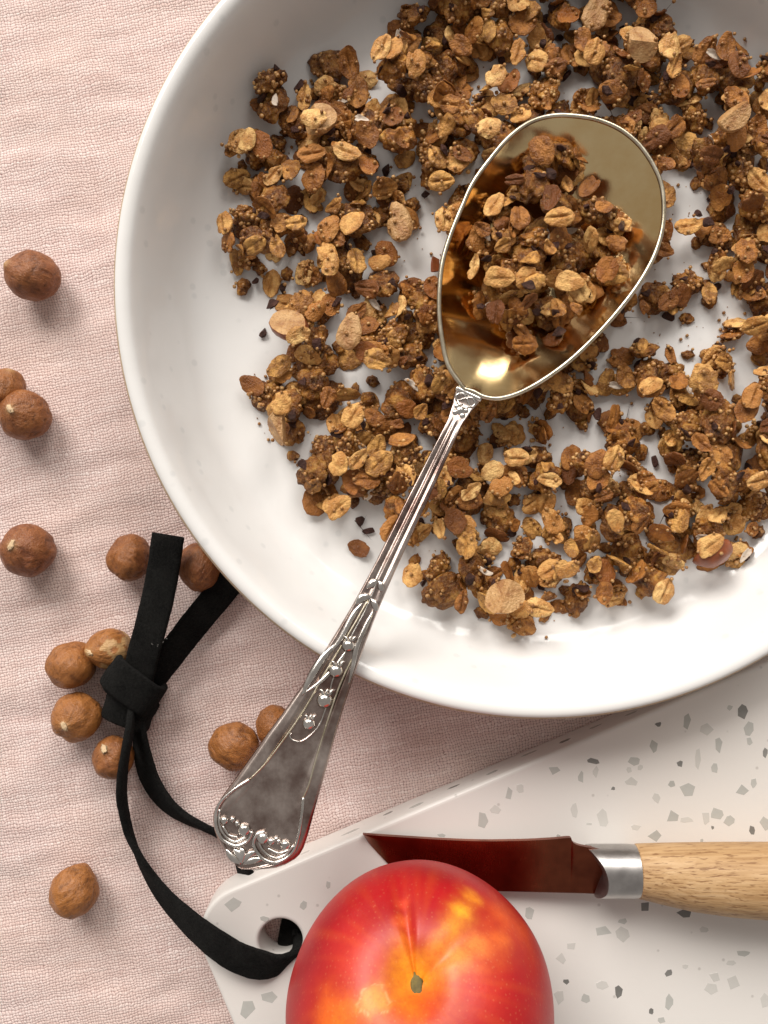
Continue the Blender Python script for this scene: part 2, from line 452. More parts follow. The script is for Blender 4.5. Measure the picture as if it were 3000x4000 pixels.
# ------------------------------------------------------------------ the plate
PC = (38.5, 54.0)                      # plate centre on the cloth
PLATE = [(0, 5.2), (30, 5.1), (60, 5.0), (74, 5.0), (81, 5.25), (85.5, 6.0), (88.6, 7.6), (91, 10.2), (92.8, 13.5), (94.4, 17.5),
         (96.0, 21.8), (97.4, 25.4), (98.6, 27.8), (99.5, 29.2), (100.4, 29.9), (101.4, 30.2), (102.4, 30.1), (103.2, 29.5), (103.6, 28.7), (103.7, 27.8)]
PLATE_OUT = [(103.5, 27.0), (103.0, 25.6), (102.0, 22.5), (99.5, 15), (96, 8.5), (90, 4.4), (80, 2.6), (68, 2.0), (66.5, 0.0), (62.5, 0.0), (61, 2.0), (0, 2.2)]
def build_plate():
    fine = [tuple(p) for p in catmull([(a, b) for a, b in PLATE[1:]], 3)]
    prof = [PLATE[0]] + fine + PLATE_OUT
    v, f, ids = lathe(prof, 256)
    v = [(x * (1 + 0.0022 * math.sin(3 * math.atan2(y, x) + 1)), y * (1 + 0.0022 * math.sin(3 * math.atan2(y, x) + 1)),
          z + (0.25 * noise.noise((x * 0.03, y * 0.03, 2)) if 4 < z else 0)) for x, y, z in v]
    k0 = 1 + len(fine) - 1
    mi = [1 if (k0 - 7 <= k <= k0 + 1) else 0 for k in ids]
    o = obj('plate', mesh('plate', v, f, [M['glaze'], M['clay']], mi=mi), loc=(PC[0], PC[1], 0))
    tag(o, 'deep round white glazed stoneware plate holding scattered granola', 'plate')
build_plate()
_pr = np.array(PLATE)
def plate_height(X, Y):
    r = np.hypot(X - PC[0], Y - PC[1])
    return np.interp(r, _pr[:, 0], _pr[:, 1])

# ------------------------------------------------------------------ the terrazzo board
BT = 11.0
_u = Vector((0.9204, 0.391, 0)); _n = Vector((-0.391, 0.9204, 0))   # along the long edge, and out of it (world axes)
def build_board():
    d = 1071 * PX                      # distance of the long edge from the origin
    e = W(866, 3870, 9).dot(_u)        # the short edge
    c = _u * e - _n * d                # corner
    L, B, R = 290.0, 170.0, 13.0
    def loc(a, b): return c + _u * a - _n * b
    pts = []
    def arc(ca, cb, q0):
        for k in range(13):
            q = q0 + math.radians(90) * k / 12
            pts.append(loc(ca + R * math.cos(q), cb + R * math.sin(q)))
    arc(R, R, math.pi); arc(L - R, R, 1.5 * math.pi); arc(L - R, B - R, 0); arc(R, B - R, 0.5 * math.pi)
    hole = W(1096, 3678, BT); hr = 5.7
    cu = bpy.data.curves.new('board_outline', 'CURVE'); cu.dimensions = '2D'; cu.fill_mode = 'BOTH'
    for pl in (pts, [hole + Vector((hr * math.cos(q), hr * math.sin(q), 0)) for q in np.linspace(0, 2 * math.pi, 49)[:-1]]):
        sp = cu.splines.new('POLY'); sp.points.add(len(pl) - 1); sp.use_cyclic_u = True
        for p, q in zip(sp.points, pl): p.co = (q.x * MM, q.y * MM, 0, 1)
    cu.extrude = (BT / 2 - 1.1) * MM; cu.bevel_depth = 1.1 * MM; cu.bevel_resolution = 3; cu.offset = -1.1 * MM
    t = bpy.data.objects.new('tmp', cu); COL.objects.link(t)
    bpy.context.view_layer.update()
    me = bpy.data.meshes.new_from_object(t.evaluated_get(bpy.context.evaluated_depsgraph_get()))
    bpy.data.objects.remove(t)
    me.materials.clear(); me.materials.append(M['board'])
    me.polygons.foreach_set('use_smooth', [abs(p.normal.z) < 0.98 for p in me.polygons])
    o = obj('serving_board', me, loc=(0, 0, BT / 2))
    tag(o, 'white terrazzo serving board with grey stone chips and a round hanging hole', 'board')
    rnd = random.Random(5)
    A = [(950,712,40,28,'d'),(1133,690,45,90,'m'),(922,852,55,90,'m'),(1255,745,85,80,'l'),(1495,625,60,90,'d'),(1535,740,60,80,'m'),(1338,842,45,95,'m'),
         (1540,822,35,60,'m'),(1640,895,35,60,'d'),(525,950,80,38,'d'),(795,950,80,50,'m'),(832,992,40,40,'l'),(540,1015,38,78,'l'),(270,1010,85,62,'m'),
         (445,1055,42,72,'m'),(760,1010,42,42,'l'),(775,1088,75,58,'l'),(655,1128,24,24,'d'),(1088,968,38,38,'d'),(1205,940,40,130,'l'),(1312,995,50,62,'m'),
         (1035,1100,48,38,'m'),(1135,1130,92,86,'m'),(1490,1135,72,68,'m'),(1567,1095,42,60,'m'),(940,1190,50,62,'l'),(52,1130,45,62,'l'),(405,1272,45,100,'l'),
         (590,1315,68,110,'l'),(1038,1310,78,72,'m'),(1130,1330,82,40,'l'),(1255,1320,45,88,'l'),(1330,1295,88,86,'m'),(1412,1335,68,76,'m'),(1635,1355,58,78,'m'),
         (1300,1380,20,26,'d'),(1555,1400,36,62,'d'),(800,1378,62,40,'l'),(930,1435,88,86,'m'),(1085,625,50,25,'m'),(1412,603,32,36,'m'),(500,1358,40,16,'l'),(300,1435,30,20,'m'),(1230,1470,22,28,'m')]
    A = [(2000 + x / 1.659, 2400 + y / 1.659, w / 1.659, h / 1.659, t) for x, y, w, h, t in A]
    Bc = [(150,383,42,36,'m'),(350,388,20,28,'m'),(420,330,14,22,'m'),(855,145,26,46,'m'),(890,117,36,24,'l'),(930,72,20,36,'m'),(1115,120,20,40,'l'),(985,408,26,36,'m'),
          (1195,462,52,30,'m'),(1250,470,36,40,'l'),(1248,432,24,18,'m'),(1310,390,30,28,'d'),(1428,410,42,28,'d'),(1075,535,30,36,'l'),(1105,500,30,26,'l'),(1380,578,20,20,'d'),
          (1238,630,20,36,'d'),(1145,650,24,26,'m'),(1190,610,36,26,'l'),(1380,660,20,40,'m'),(1500,622,42,28,'l'),(1510,588,30,34,'l'),(1562,605,32,50,'l'),(1650,655,30,40,'l'),
          (1590,522,40,15,'m'),(1070,645,26,40,'l'),(1330,685,16,20,'d'),(1360,710,26,20,'m'),(1090,602,18,14,'d'),(195,680,42,46,'m'),(252,645,40,30,'m'),(1480,455,24,16,'l'),
          (240,425,26,16,'m'),(238,440,22,14,'d'),(740,190,24,12,'m'),(1555,550,26,14,'l'),(1425,560,16,14,'l')]
    Bc = [(700 + x / .7213, 3000 + y / .7213, w / .7213, h / .7213, t) for x, y, w, h, t in Bc]
    chips = [(*W(x, y, BT), w * PX * 1.16, h * PX * 1.16, t) for x, y, w, h, t in A + Bc]
    # the part of the board that runs on outside the picture
    for _ in range(90):
        p = loc(rnd.uniform(6, L - 6), rnd.uniform(6, B - 6)); k = PX * (1 - BT / HC)
        x, y = 1500 + p.x / k, 2000 - p.y / k
        if x < 3010 and y < 4010: continue
        chips.append((p.x, p.y, BT, rnd.uniform(1.5, 5), rnd.uniform(1.5, 6), rnd.choice('mmlld')))
    done = []
    for x, y, z, w, h, t in chips:
        if any(math.hypot(x - p, y - q) < .55 * (max(w, h) + e_) * .5 + .3 for p, q, e_ in done): continue
        done.append((x, y, max(w, h)))
        a = (Vector((x, y, 0)) - c).dot(_u); b = -(Vector((x, y, 0)) - c).dot(_n)
        if a < 3.4 or b < 3.2: continue
        n = rnd.choice((4, 5, 5, 6, 6)); q0 = rnd.random() * 6
        pl = []
        for i in range(n):
            q = q0 + 2 * math.pi * (i + rnd.uniform(-.3, .3)) / n; rr = rnd.uniform(.72, 1.08)
            pl.append((w * .5 * rr * math.cos(q), h * .5 * rr * math.sin(q)))
        v = [(p[0] * .96, p[1] * .96, 0.03) for p in pl] + [(*p, 0.0) for p in pl] + [(*p, -0.5) for p in pl]
        f = [tuple(range(n))] + [(i + n, (i + 1) % n + n, (i + 1) % n, i) for i in range(n)] + [(i + 2 * n, (i + 1) % n + 2 * n, (i + 1) % n + n, i + n) for i in range(n)]
        ch = obj('stone_chip', mesh('stone_chip', v, f, [M['chip_' + t]], smooth=False), o, (x, y, BT / 2))
    # chips cut through on the long edge
    for a, zz, w, h, t in [(21,5,5,1.6,'m'),(34,7,4,1.4,'l'),(47,6,6,1.8,'m'),(58,4,4,1.5,'d'),(66,7,5,2,'m'),(77,5,4,1.3,'d'),(88,6.5,5,1.6,'m'),(99,4,6,1.5,'m'),
                           (109,6,4,1.8,'d'),(118,5,5,1.4,'m'),(128,6.5,4.5,1.6,'m'),(139,4.5,5,1.7,'l'),(150,6,4,1.5,'m'),(163,5,5,1.6,'d'),(180,6,5,1.5,'m'),(200,5,4,1.6,'m')]:
        n = 6
        pl = [(w * .5 * rnd.uniform(.6, 1) * math.cos(q), h * .5 * rnd.uniform(.6, 1) * math.sin(q)) for q in [2 * math.pi * i / n for i in range(n)]]
        p = loc(a, 0)
        f3 = lambda q, d: (_u.x * q[0] + _n.x * d, _u.y * q[0] + _n.y * d, q[1])
        v = [f3(q, 0.03) for q in pl] + [f3(q, -0.4) for q in pl]
        f = [tuple(range(n))[::-1]] + [(i, (i + 1) % n, (i + 1) % n + n, i + n) for i in range(n)]
        obj('stone_chip', mesh('stone_chip', v, f, [M['chip_' + t]], smooth=False), o, (p.x, p.y, zz - BT / 2))
build_board()

# ------------------------------------------------------------------ the spoon
AX = np.array([-0.434, 0.901]); AV = np.array([0.901, 0.434]); NECK = np.array([1810.0, 1580.0])
def spoon_z(t):                                    # height of the spoon's upper face, t in photograph px from the neck
    if t <= 0: return 20.6 + t * 0.0007
    return 20.6 + 0.0136 * t - 0.0000016 * t * t + 1.2 * math.exp(-((t - 130) / 110) ** 2)
def SP(t, v, dz=0.0):
    p = NECK + AX * t + AV * v
    return W(p[0], p[1], spoon_z(t) + dz)
def SPx(px, py, dz=0.0):
    d = np.array([px, py]) - NECK
    return SP(float(d @ AX), float(d @ AV), dz)
BOWL = [(1815,1520),(1795,1495),(1749,1423),(1725,1314),(1715,1194),(1725,1043),(1758,923),(1807,802),(1849,712),(1915,621),(1988,537),(2072,477),(2162,452),(2253,454),(2343,471),(2434,513),
        (2512,585),(2572,688),(2592,784),(2587,892),(2554,1001),(2494,1109),(2416,1212),(2325,1314),(2229,1405),(2132,1477),(2036,1531),(1951,1556),(1891,1550),(1850,1530)]
_bl = [SPx(x, y) for x, y in BOWL]
_bl = [Vector(p) for p in catmull([tuple(p) for p in _bl] + [tuple(_bl[0])], 5)[:-1]]
BCEN = SPx(2140, 985); BDEP = 13.6
def _membrane():
    """depth of a bowl stretched over the rim outline: smooth everywhere, zero at the rim"""
    g = 0.6; pts = np.array([[p.x, p.y] for p in _bl])
    x0, y0 = pts.min(0) - 2 * g; x1, y1 = pts.max(0) + 2 * g
    nx, ny = int((x1 - x0) / g) + 2, int((y1 - y0) / g) + 2
    X, Y = np.meshgrid(x0 + np.arange(nx) * g, y0 + np.arange(ny) * g)
    m = poly_mask(X, Y, [tuple(p) for p in pts]); h = np.zeros(X.shape)
    par = (np.add.outer(np.arange(ny), np.arange(nx)) % 2).astype(bool); w = 1.93
    for _ in range(420):
        for pr in (m & par, m & ~par):
            av = .25 * (np.roll(h, 1, 0) + np.roll(h, -1, 0) + np.roll(h, 1, 1) + np.roll(h, -1, 1) + g * g)
            h[pr] += w * (av - h)[pr]
    h = (h / h.max()) ** 0.93 * BDEP
    return x0, y0, g, h
_MB = _membrane()
def bowl_depth(X, Y):
    x0, y0, g, h = _MB
    fx = np.clip((np.asarray(X) - x0) / g, 0, h.shape[1] - 1.01); fy = np.clip((np.asarray(Y) - y0) / g, 0, h.shape[0] - 1.01)
    i, j = fx.astype(int), fy.astype(int); a, b = fx - i, fy - j
    return (h[j, i] * (1 - a) + h[j, i + 1] * a) * (1 - b) + (h[j + 1, i] * (1 - a) + h[j + 1, i + 1] * a) * b
def build_spoon():
    o = empty('serving_spoon', (BCEN.x, BCEN.y, 5))
    base = Vector((BCEN.x, BCEN.y, 5))
    tag(o, 'ornate old silver serving spoon with gilt bowl resting across the plate rim', 'spoon')
    def part(name, vf, mat, parent=o, off=base, smooth=True):
        v = [Vector(p) - off for p in vf[0]]
        return obj(name, mesh(name, v, vf[1], [mat], smooth), parent)
    n = len(_bl); K = 26
    fr = [math.sin(0.5 * math.pi * k / K) for k in range(1, K + 1)]
    v, f = [], []
    v.append(Vector((BCEN.x, BCEN.y, BCEN.z - float(bowl_depth(BCEN.x, BCEN.y)))))
    for q in fr:
        for p in _bl:
            w = BCEN.lerp(p, q); v.append(Vector((w.x, w.y, w.z - (float(bowl_depth(w.x, w.y)) if q < .999 else 0))))
    for i in range(n): f.append((0, 1 + i, 1 + (i + 1) % n))
    for k in range(K - 1):
        for i in range(n):
            j = (i + 1) % n
            f.append((1 + k * n + i, 1 + (k + 1) * n + i, 1 + (k + 1) * n + j, 1 + k * n + j))
    m = len(v)
    v.append(Vector((BCEN.x, BCEN.y, BCEN.z - float(bowl_depth(BCEN.x, BCEN.y)) - 1.2)))
    for q in fr:
        for p in _bl:
            w0 = BCEN.lerp(p, q); w = BCEN.lerp(p, q * 1.012); v.append(Vector((w.x, w.y, w0.z - (float(bowl_depth(w0.x, w0.y)) if q < .999 else 0) - 1.2 + 0.9 * q ** 6)))
    for i in range(n): f.append((m, m + 1 + (i + 1) % n, m + 1 + i))
    for k in range(K - 1):
        for i in range(n):
            j = (i + 1) % n
            f.append((m + 1 + k * n + i, m + 1 + k * n + j, m + 1 + (k + 1) * n + j, m + 1 + (k + 1) * n + i))
    a, b = 1 + (K - 1) * n, m + 1 + (K - 1) * n
    for i in range(n):
        j = (i + 1) % n
        f.append((a + i, b + i, b + j, a + j))
    # outline runs clockwise in world: make the inner face look up
    part('bowl', (v, [tuple(reversed(q)) for q in f]), M['gold'])
    part('rim', tube(_bl, 0.62, 8, True), M['rim'])
    # hallmark stamped inside the bowl near the neck
    hp = SPx(1768, 1392); hq = BCEN.lerp(hp, 1.0)
    mk = []
    for dx, dy in ((0, 0), (9, 20), (18, 40)):
        c = SPx(1768 + dx, 1372 + dy); fq = 0.93
        mk.append(tube([c + Vector((math.cos(a) * .55, math.sin(a) * .8, -2.6 - 0.4)) for a in np.linspace(0, 2 * math.pi, 13)[:-1]], 0.13, 6, True))
    # handle
    TW = [(-50, 54), (-20, 50), (10, 41), (40, 37), (70, 31), (110, 31), (250, 35), (415, 39), (560, 40), (700, 42), (800, 46), (910, 52), (1010, 61), (1117, 73), (1265, 92), (1400, 114),
          (1480, 130), (1600, 150), (1700, 168), (1780, 183), (1830, 189), (1860, 187), (1885, 178), (1920, 154), (1948, 126), (1972, 88), (1992, 52), (2011, 8)]
    tt = np.array([a for a, _ in TW], float); ww = np.array([b for _, b in TW], float)
    ts = np.concatenate([np.linspace(-50, 1780, 150), np.linspace(1786, 2011, 46)])
    NV = 31
    v, f = [], []
    for t in ts:
        hw = float(np.interp(t, tt, ww))
        for i in range(NV):
            a = -1 + 2 * i / (NV - 1); a = math.copysign(abs(a) ** 0.9, a)
            edge = 1 - abs(a)
            h = -0.9 * max(0, 1 - edge / 0.10) ** 2                               # rounded edge
            if 60 < t < 900:                                                    # two grooves beside a middle rib
                g = min(1, (t - 60) / 60, (900 - t) / 200)
                h += g * (0.42 * math.exp(-(a / 0.14) ** 2) - 0.32 * math.exp(-((abs(a) - 0.34) / 0.16) ** 2))
            if t > 800:                                                         # sunk field inside a raised band
                g = min(1, (t - 800) / 300)
                fd = 0.62 if t < 1700 else 0.62 + 0.2 * min(1, (t - 1700) / 150)
                h += g * (-0.40 / (1 + math.exp((abs(a) - fd) / 0.03)) + 0.34 * math.exp(-((abs(a) - fd - 0.03) / 0.035) ** 2))
            h += 0.05 * noise.noise((t * 0.01, a * 3, 4))
            v.append(SP(t, hw * a, h))
    nt = len(ts)
    for k in range(nt - 1):
        for i in range(NV - 1):
            f.append((k * NV + i, k * NV + i + 1, (k + 1) * NV + i + 1, (k + 1) * NV + i))
    m = len(v)
    for t in ts:
        hw = float(np.interp(t, tt, ww))
        for i in range(NV):
            a = -1 + 2 * i / (NV - 1); a = math.copysign(abs(a) ** 0.9, a)
            v.append(SP(t, hw * a, -1.9 + 0.8 * a * a))
    for k in range(nt - 1):
        for i in range(NV - 1):
            f.append((m + k * NV + i, m + (k + 1) * NV + i, m + (k + 1) * NV + i + 1, m + k * NV + i + 1))
        for i in (0, NV - 1):
            q = (k * NV + i, (k + 1) * NV + i, m + (k + 1) * NV + i, m + k * NV + i)
            f.append(q if i == 0 else q[::-1])
    f.append(tuple(range(NV)) + tuple(m + i for i in reversed(range(NV))))
    e = (nt - 1) * NV
    f.append(tuple(e + i for i in reversed(range(NV))) + tuple(m + e + i for i in range(NV)))
    hd = part('handle', (v, [tuple(reversed(q)) for q in f]), M['tarnish_reflection'])
    # raised ornament, each its own sub-part of the handle
    def z7(x, y): return (800 + x / 1.7013, 2150 + y / 1.7013)
    def orn(name, vf, mat=M['silver']): return part(name, vf, mat, hd)
    def line(pts, r, dz=0.1, n=6, r_end=None, z=z7):
        q = catmull([tuple(SPx(*z(x, y), dz)) for x, y in pts], n)
        rr = r if r_end is None else list(np.interp(np.linspace(0, 1, len(q)), [0, .25, 1], [r * .5, r, r_end]))
        return tube([tuple(p) for p in q], rr, 8)
    def leaf(pts, wid, dz=0.1):
        q = catmull([tuple(SPx(*z7(x, y), dz)) for x, y in pts], 6); n = len(q)
        rr = [max(0.06, wid * math.sin(math.pi * min(1, (i + .4) / n)) ** 0.8) for i in range(n)]
        return tube([tuple(p) for p in q], rr, 8, flat=0.55)
    orn('stem', line([(1150, 190), (1110, 300), (1060, 410), (980, 560), (930, 690), (850, 860), (830, 960), (800, 1060), (760, 1160), (700, 1230), (640, 1268), (590, 1262), (565, 1235), (578, 1215)], 0.20, 0.05))
    for pts, w in (([(1155, 198), (1120, 215), (1075, 252)], .75), ([(1155, 200), (1170, 235), (1172, 275)], .62), ([(1110, 308), (1050, 312), (1005, 360)], .85),
                   ([(1105, 320), (1130, 360), (1140, 410)], .72), ([(1050, 345), (985, 430), (900, 590), (820, 690)], .55), ([(1120, 400), (1070, 500), (1010, 640), (985, 760), (955, 890)], .55),
                   ([(870, 620), (780, 720), (700, 850), (645, 965)], .75), ([(960, 640), (860, 780), (760, 880), (660, 950)], .40)):
        orn('leaf', leaf(pts, w * 1.25))
    for (x, y, r) in ((952, 632, 46), (870, 800, 50), (795, 995, 55), (690, 1150, 44)):
        c = SPx(*z7(x, y), -0.1); R = r / 1.7013 * PX * .84
        v = [(c.x + p[0] * R, c.y + p[1] * R, c.z + p[2] * R * 0.85) for p in ICO[3][0]]
        bud = orn('flower_bud', (v, ICO[3][1]))
        pet = []
        for dx in (-0.75, 0.0, 0.75):
            a = Vector((c.x + R * (0.45 * dx + .22), c.y + R * .62, c.z + R * .45)); b = a + Vector((R * (.35 * dx + .12), R * .62, -R * .1)); d = b + Vector((R * .30 * (1 if dx >= 0 else -1), R * .02, -.1))
            pet.append(tube([tuple(p) for p in catmull([tuple(a), tuple(b), tuple(d)], 4)], [R * .20] * 4 + [R * .17] * 3 + [R * .12] * 2, 7))
        orn('petals', join(pet))
    for pts in ([(1085, 330), (1000, 480), (905, 640), (790, 830), (690, 1010), (600, 1150), (500, 1290), (400, 1420), (300, 1520)],
                [(1115, 420), (1020, 640), (940, 800), (880, 940), (830, 1090), (780, 1250), (730, 1420), (690, 1560), (655, 1640)]):
        orn('border_line', line(pts, .26, -.05), M['rim'])
    for s_, lines in enumerate((
        [([(300, 1520), (180, 1600), (95, 1690), (72, 1800), (105, 1905), (200, 1962), (285, 1930), (315, 1865)], .42), ([(100, 1720), (95, 1810), (130, 1890), (200, 1935), (270, 1905)], .28), ([(120, 1830), (160, 1890), (220, 1905)], .26)],
        [([(655, 1640), (645, 1750), (622, 1900), (580, 2010), (480, 2072), (385, 2045), (325, 1960), (345, 1890), (400, 1868)], .42), ([(590, 1960), (530, 2025), (455, 2040), (385, 1990), (355, 1930)], .28), ([(560, 1990), (490, 2010), (420, 1980)], .26)])):
        for pts, r in lines: orn('scroll', line(pts, r, 0.12))
    for pts in ([(245, 2080), (225, 2020), (190, 1985)], [(245, 2080), (250, 2010), (235, 1975)], [(250, 2075), (300, 2020), (345, 2005)], [(255, 2085), (320, 2060), (390, 2050)], [(240, 2085), (180, 2040), (140, 1985)]):
        orn('leaf', leaf(pts, .8))
    for x, y, r in ((130, 1795, 28), (185, 1790, 20), (215, 1815, 18), (262, 1858, 44), (385, 1912, 42), (440, 1935, 26), (475, 1918, 18), (535, 1958, 34), (492, 1935, 18)):
        c = SPx(*z7(x, y), 0.0); R = r / 1.7013 * PX * .84
        orn('bead', ([(c.x + p[0] * R, c.y + p[1] * R, c.z + p[2] * R * .7) for p in ICO[2][0]], ICO[2][1]))
    # collar where the handle meets the bowl, with a small flower in relief
    col = []
    q = [SP(-42, -52, .2), SP(-15, -49, .3), SP(15, -38, .3), SP(46, -36, .2)]
    cf = part('collar', tube([tuple(SP(-46, a, -.2)) for a in np.linspace(-54, 54, 15)], .7, 8), M['silver'])
    for pts in ([(-30, 0), (-38, 22), (-22, 40), (-5, 28), (-30, 0)], [(-30, 0), (-38, -22), (-22, -40), (-5, -28), (-30, 0)], [(-5, 28), (8, 12), (0, 0), (8, -12), (-5, -28)]):
        orn('scroll', tube([tuple(p) for p in catmull([tuple(SP(a, b, .12)) for a, b in pts], 6)], .24, 6))
    for a, b, r in ((28, 0, 1.25), (42, -16, .8), (42, 16, .8), (18, -20, .7), (18, 20, .7)):
        c = SP(a, b, .05)
        orn('bead', ([(c.x + p[0] * r, c.y + p[1] * r, c.z + p[2] * r * .6) for p in ICO[2][0]], ICO[2][1]))
    return o
build_spoon()

# ------------------------------------------------------------------ granola: library of pieces
RND = random.Random(11)
def add_attr(m, name, vals):
    a = m.attributes.new(name, 'FLOAT', 'POINT'); a.data.foreach_set('value', [float(x) for x in vals])

def flake_mesh(seed, a=4.2, ratio=0.7, th=0.95, mat='flake', crease=0.55, bend=None, cream=False):
    r = random.Random(seed)
    b = a * ratio; seg = 32; rings = [0.0, 0.16, 0.32, 0.48, 0.64, 0.78, 0.90, 0.97, 1.0]
    c1 = r.uniform(-0.4, 1.0) if bend is None else bend; c2 = r.uniform(-0.6, 0.6)
    notch = r.choice((0, 0, 1, 1, 2)); nq = [r.uniform(0, 6.28) for _ in range(notch)]; nd = [r.uniform(.12, .34) for _ in range(notch)]
    kk = r.uniform(0, 100); off = r.uniform(-.15, .15) * b
    def prof(q):
        s = 1 + 0.16 * noise.noise((math.cos(q) * 1.2, math.sin(q) * 1.2, kk)) + 0.085 * noise.noise((math.cos(q) * 4.5, math.sin(q) * 4.5, kk))
        for x, d in zip(nq, nd):
            dd = abs((q - x + math.pi) % (2 * math.pi) - math.pi); s -= d * max(0, 1 - dd / 0.32)
        x = a * math.cos(q) * s; y = b * math.sin(q) * s
        return x, y * (1 - 0.18 * math.cos(q))
    v, f, toast = [], [], []
    for side in (1, -1):
        for k, rg in enumerate(rings):
            for i in range(seg if rg > 0 else 1):
                q = 2 * math.pi * i / seg
                x, y = prof(q); x *= rg; y *= rg
                z = c1 * (x / a) ** 2 + c2 * (y / b) ** 2
                cr = math.exp(-((y - off) / (0.30)) ** 2) * max(0, 1 - (x / a) ** 4)
                t_ = 0.5 * th * (1 - rg ** 5 * 0.75)
                nz = 0.30 * noise.noise((x * .7, y * .9, kk + side * 5)) + 0.13 * noise.noise((x * 1.9, y * 2.6, kk + side * 9)) - (.16 * max(0, 1 - abs(abs(y / b) - .45) / .12) * max(0, 1 - (x / a) ** 2) if crease > .2 else 0)
                z += side * (t_ + nz) - (crease * cr if side > 0 else -crease * .3 * cr)
                v.append((x, y, z)); toast.append((0.5 * cr if crease > .2 else 0) * (1 if side > 0 else .4) + max(0, rg - .93) * 5)
    n1 = 1 + (len(rings) - 1) * seg
    for s, o in ((1, 0), (-1, n1)):
        for i in range(seg):
            j = (i + 1) % seg
            q = (o, o + 1 + i, o + 1 + j); f.append(q if s > 0 else q[::-1])
            for k in range(len(rings) - 2):
                q = (o + 1 + k * seg + i, o + 1 + (k + 1) * seg + i, o + 1 + (k + 1) * seg + j, o + 1 + k * seg + j)
                f.append(q if s > 0 else q[::-1])
    e = 1 + (len(rings) - 2) * seg
    for i in range(seg):
        j = (i + 1) % seg
        f.append((e + i, n1 + e + i, n1 + e + j, e + j))
    m = mesh('flake', v, f, [M[mat]]); m['creased'] = int(crease > .2); add_attr(m, 'toast', [min(1, x) for x in toast])
    return m

def lump_mesh(seed, r0, mat='nugget', sub=4, amp=0.40):
    r = random.Random(seed); s = r.uniform(0, 100)
    sx, sy, sz = r.uniform(.95, 1.3), r.uniform(.8, 1.0), r.uniform(.45, .68)
    dq = r.uniform(0, 6.28); dent = Vector((.5 * math.cos(dq), .5 * math.sin(dq), .75)).normalized(); dd = r.choice((0, .25, .4))
    v = []
    for p in ICO[sub][0]:
        P = Vector(p)
        k = 1 + amp * noise.noise(P * 1.5 + Vector((s, 0, 0))) + amp * .42 * (.5 - abs(noise.noise(P * 2.2 + Vector((0, s, 0)))) * 2) + .12 * (.25 - abs(noise.noise(P * 5.0 + Vector((s, 0, s))))) + .035 * noise.noise(P * 12 + Vector((0, 0, s)))
        k -= dd * max(0, (P.dot(dent) - .62) / .38) ** 1.2
        v.append((P.x * sx * r0 * k, P.y * sy * r0 * k, P.z * sz * r0 * k))
    return mesh('nugget', v, ICO[sub][1], [M[mat]])

def nib_mesh(seed, r0):
    r = random.Random(seed); bm = bmesh.new()
    for _ in range(14):
        p = Vector((r.gauss(0, 1), r.gauss(0, 1), r.gauss(0, 1))).normalized() * r.uniform(.75, 1.1)
        bm.verts.new((p.x * r0 * 1.25, p.y * r0 * .85, p.z * r0 * .6))
    h = bmesh.ops.convex_hull(bm, input=bm.verts)
    bmesh.ops.delete(bm, geom=[x for x in h['geom_interior'] if isinstance(x, bmesh.types.BMVert)], context='VERTS')
    bmesh.ops.bevel(bm, geom=bm.edges[:], offset=r0 * .08, segments=1, affect='EDGES')
    bm.normal_update()
    v = [x.co[:] for x in bm.verts]; bm.verts.index_update(); f = [tuple(x.index for x in q.verts) for q in bm.faces]; bm.free()
    return mesh('nib', v, f, [M['nib']], smooth=False)

def wedge_mesh(seed, r0, skin='cream', cuts=2, flesh='cream'):
    """a chopped nut: rounded outside, flat cut faces"""
    r = random.Random(seed); bm = bmesh.new(); bmesh.ops.create_icosphere(bm, subdivisions=3, radius=1)
    s = r.uniform(0, 50)
    for x in bm.verts:
        k = 1 + .08 * noise.noise(x.co * 2 + Vector((s, 0, 0))); x.co = Vector((x.co.x * r0 * 1.15 * k, x.co.y * r0 * .9 * k, x.co.z * r0 * .85 * k))
    for c in range(cuts):
        q = r.uniform(0, 6.28); nrm = Vector((math.cos(q), math.sin(q), r.uniform(.1, .9))).normalized() if c else Vector((r.uniform(-.3, .3), r.uniform(-.3, .3), 1)).normalized()
        g = bmesh.ops.bisect_plane(bm, geom=bm.verts[:] + bm.edges[:] + bm.faces[:], plane_co=nrm * r0 * r.uniform(.05, .3), plane_no=nrm, clear_outer=True)
        ed = [e for e in g['geom_cut'] if isinstance(e, bmesh.types.BMEdge)]
        try:
            for fc in bmesh.ops.contextual_create(bm, geom=ed)['faces']: fc.material_index = 1
        except Exception: pass
    bmesh.ops.triangulate(bm, faces=[x for x in bm.faces if len(x.verts) > 4])
    bm.verts.index_update()
    v = [x.co[:] for x in bm.verts]; f = [tuple(x.index for x in q.verts) for q in bm.faces]; mi = [q.material_index for q in bm.faces]; bm.free()
    m = mesh('nut_piece', v, f, [M[skin], M[flesh]], mi=mi)
    m.polygons.foreach_set('use_smooth', [i == 0 for i in mi])
    return m

def seeds_mesh(seed, pts, mat='seed'):
    r = random.Random(seed); parts = []
    for p in pts:
        k = r.uniform(.42, .70); A = ICO[2][0] if k > .5 else ICO[1][0]; F = ICO[2][1] if k > .5 else ICO[1][1]
        parts.append(([(p[0] + q[0] * k, p[1] + q[1] * k, p[2] + q[2] * k * .9) for q in A], F))
    v, f = join(parts)
    return mesh('seeds', v, f, [M[mat]])

